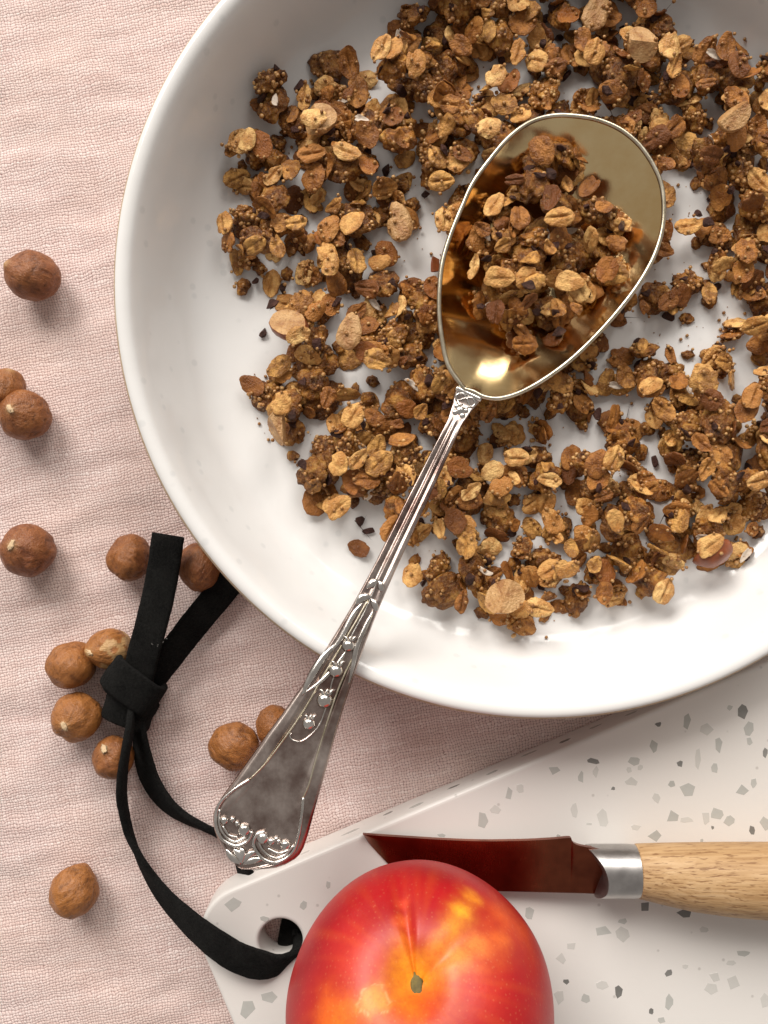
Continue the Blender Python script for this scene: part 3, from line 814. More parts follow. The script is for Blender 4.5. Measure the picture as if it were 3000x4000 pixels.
FLAKES = [flake_mesh(100 + i, RND.uniform(2.9, 4.0), RND.uniform(.60, .82), RND.uniform(.8, 1.15), crease=RND.choice((.0, .35, .6, .8))) for i in range(26)]
PALE = [flake_mesh(130 + i, RND.uniform(3.1, 4.1), RND.uniform(.58, .8), RND.uniform(.8, 1.1), mat='pale', crease=RND.choice((.0, .4, .7))) for i in range(14)]
SMALLF = [flake_mesh(150 + i, RND.uniform(1.9, 2.6), RND.uniform(.55, .8), .8, crease=RND.choice((0, .4))) for i in range(6)]
AMBER = [flake_mesh(170 + i, RND.uniform(2.8, 3.8), RND.uniform(.6, .8), .7, mat='amber', crease=0) for i in range(4)]
LUMPS = [lump_mesh(200 + i, RND.uniform(2.8, 4.3)) for i in range(14)]
NIBS = [nib_mesh(300 + i, RND.uniform(1.1, 2.1)) for i in range(10)]
NUTS = [wedge_mesh(400 + i, RND.uniform(3.6, 5.0), cuts=RND.choice((2, 3))) for i in range(6)]
REDNUT = [wedge_mesh(450 + i, RND.uniform(4.2, 4.8), 'nutred', 1) for i in range(2)]
ALMOND = [flake_mesh(470 + i, 5.2, .62, 2.4, mat='cream', crease=0.0, bend=.5) for i in range(3)]
BITS = [lump_mesh(500 + i, RND.uniform(1.1, 2.0), sub=3) for i in range(8)]
COCO = [flake_mesh(480 + i, 2.4, .35, .5, mat='coconut', crease=0.0) for i in range(2)]
def vnp(m):
    a = np.empty(len(m.vertices) * 3); m.vertices.foreach_get('co', a); return a.reshape(-1, 3) / MM
VCACHE = {}
def verts_of(m):
    if m.name not in VCACHE: VCACHE[m.name] = vnp(m)
    return VCACHE[m.name]

def rotm(r, tilt):
    q = r.uniform(0, 6.28)
    return Matrix.Rotation(r.uniform(0, 6.28), 4, 'Z') @ Matrix.Rotation(tilt, 4, Vector((math.cos(q), math.sin(q), 0)))

def make_cluster(seed):
    r = random.Random(seed); parts = []
    kind = 'LFFLFS'[seed % 6]
    pts = []
    if kind in 'LS':
        lm = r.choice(LUMPS); parts.append(('nugget', lm, Matrix.Identity(4)))
        V = verts_of(lm)
        top = V[V[:, 2] > .1]
        for _ in range(r.choice((0, 1, 1, 2)) if kind == 'L' else r.choice((0, 1))):
            p = top[r.randrange(len(top))]
            nrm = Vector((p[0], p[1], abs(p[2]) + 2.0)).normalized()
            R = nrm.to_track_quat('Z', 'Y').to_matrix().to_4x4() @ Matrix.Rotation(r.uniform(0, 6.28), 4, 'Z') @ Matrix.Rotation(r.uniform(-.4, .4), 4, 'X')
            fm = r.choice(FLAKES + PALE[:4] + SMALLF + SMALLF)
            parts.append(('oat_flake', fm, Matrix.Translation(Vector(p) * 0.92 + nrm * .35) @ R))
        q0 = r.uniform(0, 6.28)
        for _ in range(r.randint(4, 15) if kind == 'L' else r.randint(18, 36)):
            p = top[r.randrange(len(top))]
            if kind == 'L' and math.cos(math.atan2(p[1], p[0]) - q0) < 0.0: continue
            pts.append(tuple(p * 1.02))
    else:
        n = r.choice((3, 3, 4, 4))
        for i in range(n):
            q = r.uniform(0, 6.28); d = r.uniform(.8, 2.8) if i else 0
            R = rotm(r, r.uniform(.1, .75) if i else r.uniform(0, .3))
            fm = r.choice(FLAKES + PALE)
            parts.append(('oat_flake', fm, Matrix.Translation((d * math.cos(q), d * math.sin(q), i * .95)) @ R))
        for _ in range(r.randint(8, 22)):
            q = r.uniform(0, 6.28); d = r.uniform(.5, 4.0); pts.append((d * math.cos(q), d * math.sin(q), r.uniform(.5, 1.9)))
    if pts: parts.append(('seeds', seeds_mesh(seed, pts), Matrix.Identity(4)))
    if r.random() < .45:
        q = r.uniform(0, 6.28); parts.append(('cacao_nib', r.choice(NIBS), Matrix.Translation((2.6 * math.cos(q), 2.6 * math.sin(q), 1.4)) @ rotm(r, .8)))
    if r.random() < .04:
        q = r.uniform(0, 6.28); parts.append(('coconut_shred', r.choice(COCO), Matrix.Translation((1.6 * math.cos(q), 1.6 * math.sin(q), 2.6)) @ rotm(r, .5)))
    parts = [(n_, m_, Matrix.Scale(0.98, 4) @ T_) for n_, m_, T_ in parts]
    P = np.vstack([(np.c_[verts_of(m), np.ones(len(verts_of(m)))] @ np.array(T).T)[:, :3] for _, m, T in parts])
    return parts, P
CLUSTERS = [make_cluster(700 + i) for i in range(60)]

# ------------------------------------------------------------------ granola: settle the pieces one by one on a height field
G = 0.5
X0, Y0, NX, NY = -70.0, -65.0, 440, 460
gx = X0 + (np.arange(NX) + .5) * G; gy = Y0 + (np.arange(NY) + .5) * G
GX, GY = np.meshgrid(gx, gy)                       # [iy, ix]
HM = plate_height(GX, GY)
bx = np.array([[p.x, p.y] for p in _bl])
def scaled(k): return [(BCEN.x + (p[0] - BCEN.x) * k, BCEN.y + (p[1] - BCEN.y) * k) for p in bx]
HM[poly_mask(GX, GY, scaled(0.74))] = 500
HS = np.full_like(HM, 500.0)
ang = np.arctan2(GY - BCEN.y, GX - BCEN.x); rr = np.hypot(GX - BCEN.x, GY - BCEN.y)
ba = np.arctan2(bx[:, 1] - BCEN.y, bx[:, 0] - BCEN.x); br = np.hypot(bx[:, 0] - BCEN.x, bx[:, 1] - BCEN.y)
od = np.argsort(ba); ba, br = ba[od], br[od]
FR = rr / np.interp(ang, np.r_[ba - 2 * np.pi, ba, ba + 2 * np.pi], np.r_[br, br, br])
ins = FR < 0.97
HS[ins] = (BCEN.z - bowl_depth(GX, GY))[ins]
CEIL = np.full_like(HM, 500.0)                     # nothing on the plate may rise through the spoon
CEIL[FR < 1.06] = (BCEN.z - bowl_depth(GX, GY) - 1.6)[FR < 1.06]
_k = PX * (1 - 22 / HC); _tx = 1500 + GX / _k - NECK[0]; _ty = 2000 - GY / _k - NECK[1]
_t = _tx * AX[0] + _ty * AX[1]; _v = _tx * AV[0] + _ty * AV[1]
_hh = (_t > -60) & (_t < 1300) & (np.abs(_v) < 75); CEIL[_hh] = np.minimum(CEIL, 20.6 + 0.0125 * np.maximum(_t, 0) - 3.0)[_hh]

def settle(hm, P, x, y, r, tilts, tries=7, jit=1.4, sink=0.45, rotz=None, avoid=None):
    best = None
    for k in range(tries):
        t = r.choice(tilts); R = rotm(r, t * r.uniform(.6, 1.15))
        if rotz is not None: R = Matrix.Rotation(rotz, 4, 'Z') @ Matrix.Rotation(t * r.uniform(-1, 1), 4, 'X')
        xx = x + r.uniform(-jit, jit); yy = y + r.uniform(-jit, jit)
        Q = P @ np.array(R.to_3x3()).T
        ix = ((Q[:, 0] + xx - X0) / G).astype(int); iy = ((Q[:, 1] + yy - Y0) / G).astype(int)
        if ix.min() < 1 or iy.min() < 1 or ix.max() > NX - 2 or iy.max() > NY - 2: continue
        i0, j0 = ix.min() - 1, iy.min() - 1; w, h = ix.max() - i0 + 2, iy.max() - j0 + 2
        lo = np.full((h, w), 99.0); hi = np.full((h, w), -99.0)
        np.minimum.at(lo, (iy - j0, ix - i0), Q[:, 2]); np.maximum.at(hi, (iy - j0, ix - i0), Q[:, 2])
        if hm is HM or True:                      # close the holes between sparse vertices
            l2 = lo.copy(); h2 = hi.copy()
            for dy, dx in ((0, 1), (0, -1), (1, 0), (-1, 0)):
                l2 = np.where(lo > 90, np.minimum(l2, np.roll(np.roll(lo, dy, 0), dx, 1)), l2)
                h2 = np.where(hi < -90, np.maximum(h2, np.roll(np.roll(hi, dy, 0), dx, 1)), h2)
            lo, hi = l2, h2
        sub = hm[j0:j0 + h, i0:i0 + w]
        ok = lo < 90
        d = (sub - lo)[ok]
        if d.max() > 300: continue
        z = float(d.max()) - sink
        if hm is HM and ((hi + z)[hi > -90] > CEIL[j0:j0 + h, i0:i0 + w][hi > -90]).any(): continue
        if best is None or z < best[0]: best = (z, xx, yy, R, lo, hi, i0, j0, h, w)
    if best is None: return None
    z, xx, yy, R, lo, hi, i0, j0, h, w = best
    sub = hm[j0:j0 + h, i0:i0 + w]; ok = hi > -90
    sub[ok] = np.maximum(sub[ok], (hi + z)[ok])
    return Matrix.Translation((xx, yy, z)) @ R

def to_m(T):
    T = T.copy(); T.translation = T.translation * MM; return T

def put_single(name, m, T, label, cat, group):
    o = bpy.data.objects.new(name, m); COL.objects.link(o); o.matrix_world = to_m(T)
    tag(o, label, cat, group); return o
def put_cluster(parts, T, label, group):
    e = bpy.data.objects.new('granola_cluster', None); e.empty_display_size = .003
    COL.objects.link(e); e.matrix_world = to_m(T); tag(e, label, 'granola', group)
    for name, m, L in parts:
        c = bpy.data.objects.new(name, m); COL.objects.link(c); c.parent = e; c.matrix_local = to_m(L)
        if name == 'seeds': c['kind'] = 'stuff'
    return e

D = 3000 / 1659.0
OUT = [(890,-75),(885,0),(858,60),(838,110),(850,150),(800,155),(760,150),(742,120),(650,138),(640,180),(592,175),(550,215),(560,260),(620,275),(570,300),(512,298),(485,340),(480,390),(505,440),(482,490),
       (475,530),(505,570),(490,620),(540,640),(600,640),(612,690),(600,735),(630,760),(590,780),(535,815),(530,845),(545,905),(580,965),(630,990),(640,1050),(690,1078),(705,1110),(740,1118),(790,1080),(845,1080),
       (850,1130),(868,1200),(870,1262),(930,1270),(950,1300),(1040,1300),(1035,1360),(1100,1372),(1175,1380),(1222,1365),(1235,1320),(1300,1338),(1370,1300),(1425,1290),(1445,1255),(1485,1200),(1560,1212),(1630,1190),
       (1670,1150),(1720,1060),(1735,850),(1735,170),(1670,165),(1645,110),(1600,82),(1530,100),(1480,88),(1442,60),(1432,0),(1440,-40),(1400,-75)]
HOLES = [[(845,545),(890,470),(905,448),(985,432),(970,520),(955,600),(945,640),(925,655),(895,620),(870,590),(850,575)],
         [(705,400),(785,385),(835,395),(800,410),(745,405),(722,430),(708,445)],
         [(1372,285),(1395,285),(1420,330),(1440,345),(1482,345),(1495,395),(1540,430),(1545,450),(1490,520),(1475,570),(1440,590),(1410,610),(1400,620),(1425,560),(1440,440),(1405,330)],
         [(1290,760),(1310,740),(1340,715),(1365,680),(1410,680),(1440,700),(1430,740),(1370,760),(1330,770),(1300,820),(1285,800)],
         [(1430,600),(1475,595),(1470,625),(1445,645),(1425,640)],
         [(1195,920),(1235,900),(1255,920),(1310,925),(1310,850),(1335,845),(1345,920),(1320,950),(1300,965),(1285,985),(1230,975),(1205,945)],
         [(1402,925),(1425,1000),(1432,1070),(1435,1130),(1412,1130),(1408,1080),(1370,1075),(1340,1090),(1300,1095),(1330,1060),(1395,1050),(1398,985)],
         [(992,195),(1018,190),(1035,225),(1018,240),(995,215)],
         [(700,690),(730,655),(745,680),(715,700),(720,720),(702,720)],[(655,905),(700,900),(705,930),(660,950)],[(740,805),(800,800),(840,785),(845,800),(800,835),(745,830)],
         [(1490,700),(1570,640),(1590,700),(1560,730),(1500,740)],[(1575,720),(1620,740),(1620,790),(1580,770)],[(1350,260),(1380,230),(1385,280)],[(1560,620),(1600,650),(1640,690),(1640,720),(1590,680)],
         [(900,560),(960,520),(950,600)]]
SPOONFUL = [(1075,385),(1110,345),(1160,300),(1215,290),(1265,330),(1305,380),(1350,420),(1375,460),(1372,545),(1320,600),(1292,690),(1250,745),(1200,745),(1140,770),(1105,710),(1035,690),(1030,640),(1035,600),(1020,560),(1012,480),(1068,450)]

def sample(poly, holes, rad, r, z, maxn, k_edge=0, box=None):
    """dart throwing in photograph coordinates; returns world points at height z"""
    pl = [(x * D, y * D) for x, y in poly]; hl = [[(x * D, y * D) for x, y in h] for h in holes]
    xs = [p[0] for p in pl]; ys = [p[1] for p in pl]
    pts = []; cell = {}
    cs = rad
    for _ in range(40):
        X = np.array([r.uniform(min(xs), max(xs)) for _ in range(800)]); Y = np.array([r.uniform(min(ys), max(ys)) for _ in range(800)])
        ok = poly_mask(X, Y, pl)
        for h in hl: ok &= ~poly_mask(X, Y, h)
        for x, y in zip(X[ok], Y[ok]):
            w = W(x, y, z); key = (int(w.x // cs), int(w.y // cs)); bad = False
            for i in (-1, 0, 1):
                for j in (-1, 0, 1):
                    for q in cell.get((key[0] + i, key[1] + j), ()):
                        if (q[0] - w.x) ** 2 + (q[1] - w.y) ** 2 < rad * rad: bad = True
            if bad: continue
            cell.setdefault(key, []).append((w.x, w.y)); pts.append((w.x, w.y))
            if len(pts) >= maxn: return pts
    return pts

def shrink(poly, k):
    cx = sum(p[0] for p in poly) / len(poly); cy = sum(p[1] for p in poly) / len(poly)
    return [(cx + (p[0] - cx) * k, cy + (p[1] - cy) * k) for p in poly]

def where(x, y):
    i, j = int((x - X0) / G), int((y - Y0) / G)
    f = FR[min(max(j, 0), NY - 1), min(max(i, 0), NX - 1)]
    if f < 1.22: return 'beside the spoon bowl'
    k = PX * (1 - 9 / HC); t = (np.array([1500 + x / k, 2000 - y / k]) - NECK)
    if 0 < t @ AX < 1100 and abs(t @ AV) < 190: return 'beside the spoon handle'
    if math.hypot(x - PC[0], y - PC[1]) > 70: return 'near the plate wall'
    return 'in the thick of the pile'
def cluster_text(parts):
    names = [p[0] for p in parts]; nf = names.count('oat_flake'); nug = 'nugget' in names
    big = nug and len([p for p in parts if p[0] == 'seeds' and len(p[1].vertices) > 900])
    word = {0: '', 1: 'one oat flake', 2: 'two oat flakes', 3: 'three oat flakes', 4: 'four oat flakes'}[nf]
    base = ('seed-crusted granola lump' if big else 'wrinkled granola lump') if nug else 'granola stack'
    if word: base += (' with ' if nug else ' of ') + word
    if 'cacao_nib' in names: base += ' and cacao chip'
    if 'coconut_shred' in names and 'cacao_nib' not in names: base += ' and white coconut'
    return base
def flake_text(m, T):
    up = abs((T.to_3x3() @ Vector((0, 0, 1))).z)
    big = max(verts_of(m)[:, 0]) > 3.1; cz = m.get('creased')
    return ('' if big else 'small ') + ('pale gold ' if m in PALE else 'toasted ') + ('creased' if cz else 'smooth') + ' oat flake ' + ('lying flat' if up > .88 else 'leaning' if up > .5 else 'standing on edge')
GC, GF, GN = 'granola clusters on the plate', 'loose oat flakes on the plate', 'cacao nibs on the plate'

# low crumbs first, then clusters, then flakes and nibs on top
def tighten(k=5.5):
    # polygon pulled in so that whole pieces stay inside the traced edge
    n = len(OUT); out = []
    for i in range(n):
        a = np.array(OUT[i - 1]); b = np.array(OUT[i]); c = np.array(OUT[(i + 1) % n])
        t = (c - a) / (np.linalg.norm(c - a) + 1e-9); out.append(tuple(b + np.array([-t[1], t[0]]) * -k))
    return out
_area = sum(OUT[i - 1][0] * OUT[i][1] - OUT[i][0] * OUT[i - 1][1] for i in range(len(OUT)))
HOLES = [shrink(h, 1 + 17 / max(20, .5 * (max(p[0] for p in h) - min(p[0] for p in h) + max(p[1] for p in h) - min(p[1] for p in h)) / 2)) for h in HOLES]
IN = tighten(11 if _area < 0 else -11)

r = random.Random(21)
def flakes_layer(rad, n, tilts):
    for (x, y) in sample(IN, HOLES, rad, r, 9, n):
        m = r.choice(FLAKES + PALE + SMALLF)
        T = settle(HM, verts_of(m), x, y, r, tilts, 6, 1.8, 0.35)
        if T: put_single('oat_flake', m, T, flake_text(m, T) + ' ' + where(x, y), 'oat flake', GF)
def nib_layer(rad, n):
    for (x, y) in sample(IN, HOLES, rad, r, 9, n):
        m = r.choice(NIBS)
        T = settle(HM, verts_of(m), x, y, r, (0, .5, 1.2), 8, 2.4, 0.3)
        if T: put_single('cacao_nib', m, T, 'dark cacao nib chip among granola ' + where(x, y), 'cacao nib', GN)
flakes_layer(5.6, 130, (.05, .2, .4))
for (x, y) in sample(IN, HOLES, 4.6, r, 8, 285):
    m = r.choice(BITS)
    T = settle(HM, verts_of(m), x, y, r, (0, .6), 6, 2.2, .3)
    if T: put_single('granola_crumb', m, T, 'small brown granola crumb ' + where(x, y), 'crumb', 'granola crumbs on the plate')
nib_layer(7.6, 90)
_c = sample(IN, HOLES, 4.25, r, 8, 520)
_k = PX * (1 - 8 / HC); _in = [p for p in _c if 1500 + p[0] / _k < 3030 and 2000 - p[1] / _k > -40]
_c = _in[:315] + [p for p in _c if p not in _in][:20]
for i, (x, y) in enumerate(_c):
    parts, P = r.choice(CLUSTERS)
    T = settle(HM, P, x, y, r, (.0, .15, .3, .6, 1.0), 9, 1.2, 1.3)
    if T: put_cluster(parts, T, cluster_text(parts) + ' ' + where(x, y), GC)
for (x, y) in sample(IN, HOLES, 15, r, 9, 30):
    m = r.choice(AMBER)
    T = settle(HM, verts_of(m), x, y, r, (.1, .5, .9), 5, 2.0, 0.3)
    if T: put_single('corn_flake', m, T, 'translucent amber flake among granola ' + where(x, y), 'corn flake', 'amber flakes on the plate')
flakes_layer(5.2, 165, (.1, .3, .6, .9, 1.35))
for (x, y) in sample(IN, HOLES, 30, r, 9, 5):
    m = r.choice(NUTS)
    T = settle(HM, verts_of(m), x, y, r, (.1, .4), 5, 2.0, 0.3)
    if T: put_single('nut_piece', m, T, 'chopped cream coloured nut piece among granola ' + where(x, y), 'nut piece', 'chopped nuts on the plate')
nib_layer(13, 30)

# the pieces one can point at
def special(px, py, m, rot, name, label, cat, group=None, tilt=.15, sink=.3):
    w = W(px, py, 9)
    T = settle(HM, verts_of(m), w.x, w.y, r, (tilt,), 3, .3, sink, rotz=math.radians(rot))
    if T: put_single(name, m, T, label, cat, group)
special(1562, 880, ALMOND[0], 100, 'almond_slice', 'long cream almond slice beside the spoon, near bare plate', 'almond')
special(1372, 1315, ALMOND[1], 75, 'almond_slice', 'broad smooth almond slice next to a red-skinned hazelnut half', 'almond')
special(1255, 520, NUTS[0], 20, 'nut_piece', 'cone shaped pale nut wedge among flakes at the plate wall', 'nut piece')
special(2312, 95, ALMOND[2], 70, 'almond_slice', 'tall pale almond slice above the spoon tip', 'almond')
special(1945, 2315, NUTS[1], 5, 'nut_piece', 'blocky pale nut piece at the edge of the pile, below the spoon neck', 'nut piece')
special(1105, 1690, NUTS[2], 60, 'nut_piece', 'pale pointed nut piece beside dark cacao chips near the plate wall', 'nut piece')
special(1135, 1285, REDNUT[0], 160, 'hazelnut_half', 'glossy red-skinned hazelnut half beside an almond slice', 'hazelnut', tilt=1.9)
special(2752, 2148, REDNUT[1], 200, 'hazelnut_half', 'dark red hazelnut half at the edge of the pile under a pale oat flake', 'hazelnut', tilt=2.6)
for px, py, rt in ((2930, 738, -50), (2290, 275, 70), (2625, 220, 30), (1190, 400, 80), (1355, 640, -20), (1240, 525, 0), (1290, 920, 60), (1380, 895, 40), (2060, 760, 0), (985, 590, 70), (1385, 1635, 60), (1395, 1800, 50),
                   (1325, 1815, 85), (1115, 1590, 75), (1330, 1980, 40), (1830, 1920, 40), (2080, 2365, -15), (2010, 1790, 0), (2570, 2300, 65), (1230, 640, 10), (2520, 1520, 20), (2890, 1560, 70), (2370, 1800, 65), (2670, 900, 10),
                   (2610, 300, 70), (2550, 290, 80), (1300, 1060, 70), (1240, 1230, 45), (1175, 1330, 20), (1530, 2060, 60), (1610, 2240, 70), (1950, 1900, 30), (2190, 2215, 10), (2720, 2120, 35), (1490, 280, 60), (1930, 330, 60)):
    special(px, py, r.choice(PALE), rt, 'oat_flake', 'pale oat flake on top of the granola ' + where(*W(px, py, 9)[:2]), 'oat flake', 'pale oat flakes on top of the pile', .3)

# stray pieces on the bare plate
for px, py, m, nm, lb, ct, gp in (
    (1400, 2140, FLAKES[3], 'oat_flake', 'stray oat flake alone on bare plate beside the spoon handle', 'oat flake', None),
    (1440, 2075, NIBS[1], 'cacao_nib', 'stray cacao nib alone on bare plate beside the spoon handle', 'cacao nib', 'stray nibs beside the handle'),
    (1405, 2030, NIBS[2], 'cacao_nib', 'stray cacao nib alone on bare plate beside the spoon handle', 'cacao nib', 'stray nibs beside the handle'),
    (1025, 1293, NIBS[4], 'cacao_nib', 'single brown crumb standing apart near the plate wall', 'crumb', None),
    (1075, 1205, NIBS[5], 'cacao_nib', 'dark cacao nib next to the red-skinned hazelnut half', 'cacao nib', None),
    (2580, 1000, SMALLF[1], 'oat_flake', 'small oat flake on bare plate right beside the spoon bowl rim', 'oat flake', 'flakes beside the spoon rim'),
    (2690, 870, NIBS[6], 'cacao_nib', 'cacao nib on the bare plate between spoon rim and pile', 'cacao nib', 'nibs between spoon and pile'),
    (2735, 905, NIBS[7], 'cacao_nib', 'cacao nib on the bare plate between spoon rim and pile', 'cacao nib', 'nibs between spoon and pile'),
    (2570, 670, SMALLF[2], 'oat_flake', 'small oat flake on bare plate right beside the spoon bowl rim', 'oat flake', 'flakes beside the spoon rim'),
    (1690, 1045, NUTS[3], 'nut_piece', 'small reddish nut crumb on bare plate left of the spoon bowl', 'nut piece', None),
    (1695, 1150, AMBER[0], 'corn_flake', 'amber flake against the left rim of the spoon bowl', 'corn flake', None)):
    w = W(px, py, 6); Pm = verts_of(m)
    if nm == 'nut_piece': m = nib_mesh(991, 2.2); m.materials[0] = M['nutred']; Pm = verts_of(m)
    T = settle(HM, Pm, w.x, w.y, r, (.1,), 3, .3, .1)
    if T: put_single(nm, m, T, lb, ct, gp)

# the spoonful
r = random.Random(33)
IS = 'heaped in the gilt spoon bowl'
for (x, y) in sample(shrink(SPOONFUL, .90), [], 6.2, r, 18, 14):
    m = r.choice(FLAKES)
    T = settle(HS, verts_of(m), x, y, r, (.1, .4), 7, 1.2)
    if T: put_single('oat_flake', m, T, flake_text(m, T) + ' ' + IS, 'oat flake', 'oat flakes in the spoon')
for rep_, (rad, n) in enumerate(((5.2, 26), (6.4, 7))):
    for (x, y) in sample(shrink(SPOONFUL, .90 - .12 * rep_), [], rad, r, 20, n):
        parts, P = r.choice(CLUSTERS)
        T = settle(HS, P, x, y, r, (0, .3, .6, 1.0), 8, 1.2, 1.2)
        if T: put_cluster(parts, T, cluster_text(parts) + ' ' + IS, 'granola clusters in the spoon')
for (x, y) in sample(shrink(SPOONFUL, .93), [], 6.6, r, 22, 24):
    m = r.choice(FLAKES + PALE + SMALLF)
    T = settle(HS, verts_of(m), x, y, r, (.1, .4, .8, 1.3), 7, 1.4, .3)
    if T: put_single('oat_flake', m, T, flake_text(m, T) + ' ' + IS, 'oat flake', 'oat flakes in the spoon')
for (x, y) in sample(shrink(SPOONFUL, .9), [], 10, r, 22, 9):
    m = r.choice(NIBS + AMBER[:2]); am = m in AMBER
    T = settle(HS, verts_of(m), x, y, r, (.1, .8), 7, 1.4, .2)
    if T and am: put_single('corn_flake', m, T, 'amber flake ' + IS, 'corn flake', 'amber flakes in the spoon')
    elif T: put_single('cacao_nib', m, T, 'dark cacao nib ' + IS, 'cacao nib', 'cacao nibs in the spoon')

# fine crumbs: seeds and dust on the plate floor, uncountable
def build_crumbs():
    rr_ = random.Random(9); parts = []
    pl = [(x * D, y * D) for x, y in OUT]
    n = 0
    while n < 1500:
        x, y = rr_.uniform(840, 3100), rr_.uniform(-60, 2500)
        inside = bool(poly_mask(np.array([x]), np.array([y]), pl)[0])
        if not inside: continue
        w = W(x, y, 6); i, j = int((w.x - X0) / G), int((w.y - Y0) / G)
        if not (0 <= i < NX and 0 <= j < NY) or HM[j, i] > 300: continue
        hh = HM[j, i]; bare = hh < plate_height(w.x, w.y) + .3
        k = rr_.choice((.12, .16, .2, .5)) if bare else rr_.uniform(.4, .62)
        if bare and rr_.random() < .10: continue
        parts.append(([(w.x + q[0] * k, w.y + q[1] * k, hh + k * .6 + q[2] * k * .9) for q in ICO[1][0]], ICO[1][1])); n += 1
    v, f = join(parts)
    o = obj('crumbs', mesh('crumbs', v, f, [M['seed']]))
    tag(o, 'scattered popped seeds and brown crumb dust among the granola', 'crumbs', None, 'stuff')
build_crumbs()

# ------------------------------------------------------------------ hazelnuts on the cloth
def hazel_mesh(seed, rx, ry, rz, peel=False):
    r_ = random.Random(seed); s = r_.uniform(0, 100); nu, nv = 64, 44
    v, f, ridge, bare = [], [], [], []
    gq = r_.uniform(0, 6.28); gd = r_.uniform(.02, .10)
    for j in range(nv + 1):
        ph = math.pi * j / nv                      # 0 at the tip
        for i in range(nu):
            q = 2 * math.pi * i / nu
            d = Vector((math.sin(ph) * math.cos(q), math.sin(ph) * math.sin(q), math.cos(ph)))
            k = 1 + .10 * noise.noise(d * 1.1 + Vector((s, 0, 0))) + .045 * noise.noise(d * 2.6 + Vector((0, s, 0)))
            env = math.sin(ph) ** .5 if ph < 3.1 else 0
            warp = .6 * noise.noise(d * 2.0 + Vector((0, 0, s)))
            w1 = noise.noise((math.cos(q + warp) * 3.2, math.sin(q + warp) * 3.2, d.z * .9 + s))
            w2 = noise.noise((math.cos(q + warp) * 7.5, math.sin(q + warp) * 7.5, d.z * 1.6 + s))
            cr = max(0, 1 - abs(w1) / .13) ** 1.5 * .034 + max(0, 1 - abs(w2) / .10) ** 1.5 * .020
            k -= cr * env
            dq = abs((q - gq + math.pi) % (2 * math.pi) - math.pi); k -= gd * max(0, 1 - dq / .45) ** 2 * math.sin(ph)
            k += .09 * math.exp(-(ph / .28) ** 2) - .04 * math.exp(-((math.pi - ph) / .6) ** 2)
            v.append((d.x * rx * k, d.y * ry * k, d.z * rz * k))
            ridge.append(min(1, cr * env * 26))
            b = math.exp(-(ph / .16) ** 2) * .9
            if peel:
                pz = noise.noise(d * 2.2 + Vector((s, s, 0))) + max(0, d.x) * .5
                b = max(b, 1.0 if pz > .42 else 0)
            bare.append(b)
    for j in range(nv):
        for i in range(nu):
            a, b = j * nu + i, j * nu + (i + 1) % nu
            f.append((a, a + nu, b + nu, b))
    m = mesh('hazelnut', v, f, [M['hazel']])
    bm = bmesh.new(); bm.from_mesh(m); bmesh.ops.remove_doubles(bm, verts=bm.verts, dist=1e-7); bm.to_mesh(m); bm.free()
    # attributes after merging: sample by nearest original vertex order
    A = np.array(v); B = vnp(m)
    idx = [int(np.argmin(((A - p) ** 2).sum(1))) for p in B] if len(B) != len(A) else range(len(A))
    add_attr(m, 'ridge', [ridge[i] for i in idx]); add_attr(m, 'bare', [bare[i] for i in idx])
    m.polygons.foreach_set('use_smooth', [True] * len(m.polygons))
    return m

def tip_mesh(seed):
    r_ = random.Random(seed); s = r_.uniform(0, 50); v = []
    for p in ICO[3][0]:
        P = Vector(p); k = 1 + .55 * noise.noise(P * 2.3 + Vector((s, 0, 0)))
        v.append((P.x * 1.3 * k, P.y * .7 * k, P.z * .42 * k))
    return mesh('tip', v, ICO[3][1], [M['tip']])

# px, py, half width, half height (photograph px), axis of the pointed end, peel, label
NUTS_ON_CLOTH = [
    (125, 1078, 104, 96, (-.55, .25, .5), 0, 'hazelnut with a dented split side alone on the upper cloth'),
    (8, 1525, 90, 88, (.3, .5, .2), 0, 'hazelnut tucked behind the creased nut of a touching pair, cut by the picture edge'),
    (95, 1622, 100, 100, (-.12, .12, .98), 0, 'hazelnut with fan-like creases, front one of a touching pair'),
    (105, 2150, 108, 104, (-.15, .22, .95), 0, 'wrinkled dull brown hazelnut with a pale seam, alone on the cloth'),
    (505, 2180, 88, 95, (.1, -.4, -.6), 0, 'smooth reddish hazelnut touching the left edge of the upright suede strap end'),
    (778, 2215, 86, 95, (.3, .6, -.3), 0, 'hazelnut wedged between the suede strap end and the plate rim'),
    (424, 2532, 92, 82, (-.52, -.05, .75), 1, 'part peeled yellowish hazelnut touching the strap above the knot'),
    (276, 2600, 94, 92, (.5, .6, -.2), 0, 'glossy golden brown hazelnut beside the part peeled one'),
    (298, 2800, 100, 98, (-.10, -.12, .98), 0, 'hazelnut with star-like creases round its pale tip, left of the knot'),
    (440, 2958, 82, 86, (-.12, .55, .75), 0, 'small hazelnut half hidden under the suede strands below the knot'),
    (912, 2915, 96, 92, (.5, -.55, .2), 0, 'smooth brown hazelnut touching the left edge of the spoon handle'),
    (1072, 2835, 78, 84, (.5, .3, -.5), 0, 'dark hazelnut mostly hidden behind the spoon handle'),
    (290, 3478, 92, 98, (-.75, -.35, .1), 0, 'orange brown oval hazelnut alone on the lower cloth')]
